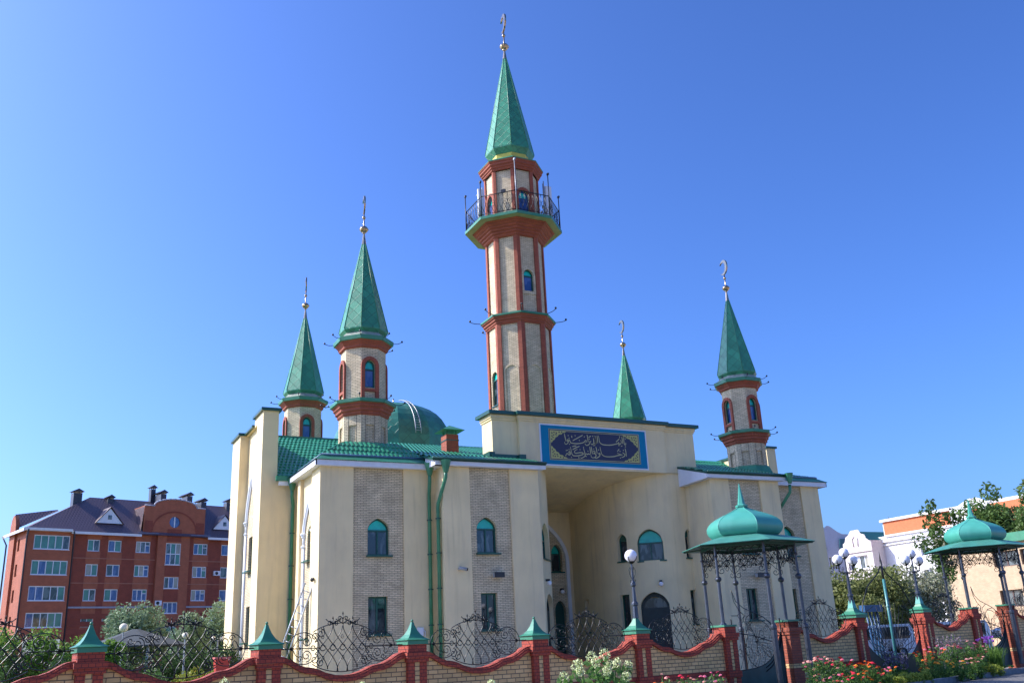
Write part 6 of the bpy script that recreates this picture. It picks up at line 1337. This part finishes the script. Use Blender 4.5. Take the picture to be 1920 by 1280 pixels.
for i, (x, y, s_, lab) in enumerate(((21.2,19.95,.30,'nearest the zinnias'),(21.75,20.12,.34,'second from the left along the kerb'),(22.35,20.3,.36,'third along the kerb'),(23.0,20.5,.36,'fourth along the kerb'),(23.6,20.75,.38,'fifth along the kerb, below the right-hand zinnias'),(28.1,22.1,.36,'rounder one alone by the road'),(28.65,22.25,.40,'last one by the road at the right'))):
    t = empty('low_shrub', (x, y, 0), 'yellow-green dwarf shrub, '+lab, 'shrub', 'yellow-green dwarf shrubs along the kerb'); B_ = blobs((x,y,s_*.55), s_*.75, s_*.6, s_*.35, 12, s_*.35)
    P = np.concatenate([shell(c, r_, 190) for c, r_ in B_]); leaves('foliage', P[P[:,2] > .01], .055, LY, t, .5, upb=.3)
# grassy clump, asters, plumes
def blades(x, y, n, h, label, name='daylily'):
    t = empty(name, (x, y, 0), label, 'plant', 'long-leaved clumps'); b = MB()
    for i in range(n):
        a = ru(0,6.28); l = ru(.5,1)*h*.7; x0_, y0_ = x+ru(-.12,.12), y+ru(-.12,.12); w_ = .014; hh = h*ru(.7,1)
        pts = [(x0_+l*f_*cos(a), y0_+l*f_*sin(a), hh*sin(min(1,f_*1.25)*pi*.62)) for f_ in (0,.3,.6,.85,1)]
        vs = []
        for j, p in enumerate(pts): q_ = w_*(1-j/4.2); vs += [(p[0]-q_*sin(a),p[1]+q_*cos(a),p[2]),(p[0]+q_*sin(a),p[1]-q_*cos(a),p[2])]
        b.add(vs, [(2*j,2*j+1,2*j+3,2*j+2) for j in range(4)])
    b.build('leaves', LBR, t)
blades(28.7, 22.9, 90, 1.0, 'arching long-leaved clump left of the purple asters'); blades(29.35, 22.8, 90, .95, 'arching long-leaved clump below the purple asters'); blades(30.0, 23.1, 80, .9, 'arching long-leaved clump nearest the right canopy post')
t = empty('aster', (29.5, 23.0, 0), 'purple aster cluster beside the right canopy post', 'flower', 'asters'); b = MB(); P = []
for i in range(16): hx, hy, hz = 29.5+ru(-.28,.28), 23.0+ru(-.2,.2), 1.22-ru(0,.2); b.tube([(29.5,23.0,0),(hx,hy,hz)], .008, 3); P += [(hx+ru(-.05,.05),hy+ru(-.05,.05),hz+ru(-.03,.03)) for _ in range(26)]
b.build('stems', LG, t); leaves('flowers', P, .04, PU1, t, .8)
PLM = leafm('grey_pink_plume', (.20,.16,.20), (.42,.30,.34), .3, 8); PLD = leafm('violet_grey_leaf', (.10,.09,.15), (.22,.20,.30), .3, 6)
for x, y, h, lab, m_ in ((27.9,23.3,1.35,'grey-pink plumed plant, left of the two behind the right-hand zinnias',PLM),(28.4,23.5,1.45,'grey-pink plumed plant, right of the two behind the right-hand zinnias',PLM),(24.2,22.3,1.0,'violet-grey leaved plant at the foot of the pillar left of the double gate',PLD),(24.9,22.6,.9,'violet-grey leaved plant before the dark gate sheet',PLD)):
    t = empty('plumed_plant', (x, y, 0), lab, 'plant', 'greyish plumed plants'); b = MB(); P = []; Q_ = []
    for i in range(14):
        hx, hy, hz = x+ru(-.35,.35), y+ru(-.25,.25), h*ru(.8,1); b.tube([(x,y,0),((x+hx)/2,(y+hy)/2,hz*.5),(hx,hy,hz)], .008, 3)
        for k in range(40): f_ = ru(.5,1.0); P.append((x+(hx-x)*f_+ru(-.08,.08), y+(hy-y)*f_+ru(-.08,.08), hz*f_))
        for k in range(24): f_ = ru(.1,.7); Q_.append((x+(hx-x)*f_+ru(-.1,.1), y+(hy-y)*f_+ru(-.1,.1), hz*f_))
    b.build('stems', LG, t); leaves('plumes', P, .07, m_, t, .5, upb=.6); leaves('leaves', Q_, .10, LG, t, .4)
# ground cover under the beds
gc = []
for i in range(2600):
    u = ru(0,1); X = 17.5+u*14; Yk = 18.6+(X-17.5)*.335; Yf = .16*X+20.03-.4; gc.append((X, ru(Yk+.25, max(Yk+.4, Yf)), ru(.01,.22)))
t = MB(); t.slab([(17.2,18.7),(31.4,23.2),(31.0,24.6),(17.0,22.4)], -.01, .03); so_ = t.build('flower_bed', mk('dark_soil', (.045,.035,.025), .95, var=.3, bump=.6)); tag(so_, kind='structure')
e_ = bpy.data.objects.new('x', None); ORG[e_] = Vector((0,0,0)); g_ = leaves('ground_cover', gc, .12, LG, e_, .45, upb=.5); g_.parent = None; tag(g_, 'low green leaves covering the soil between the flowers', 'ground cover', kind='stuff'); bpy.data.objects.remove(e_)
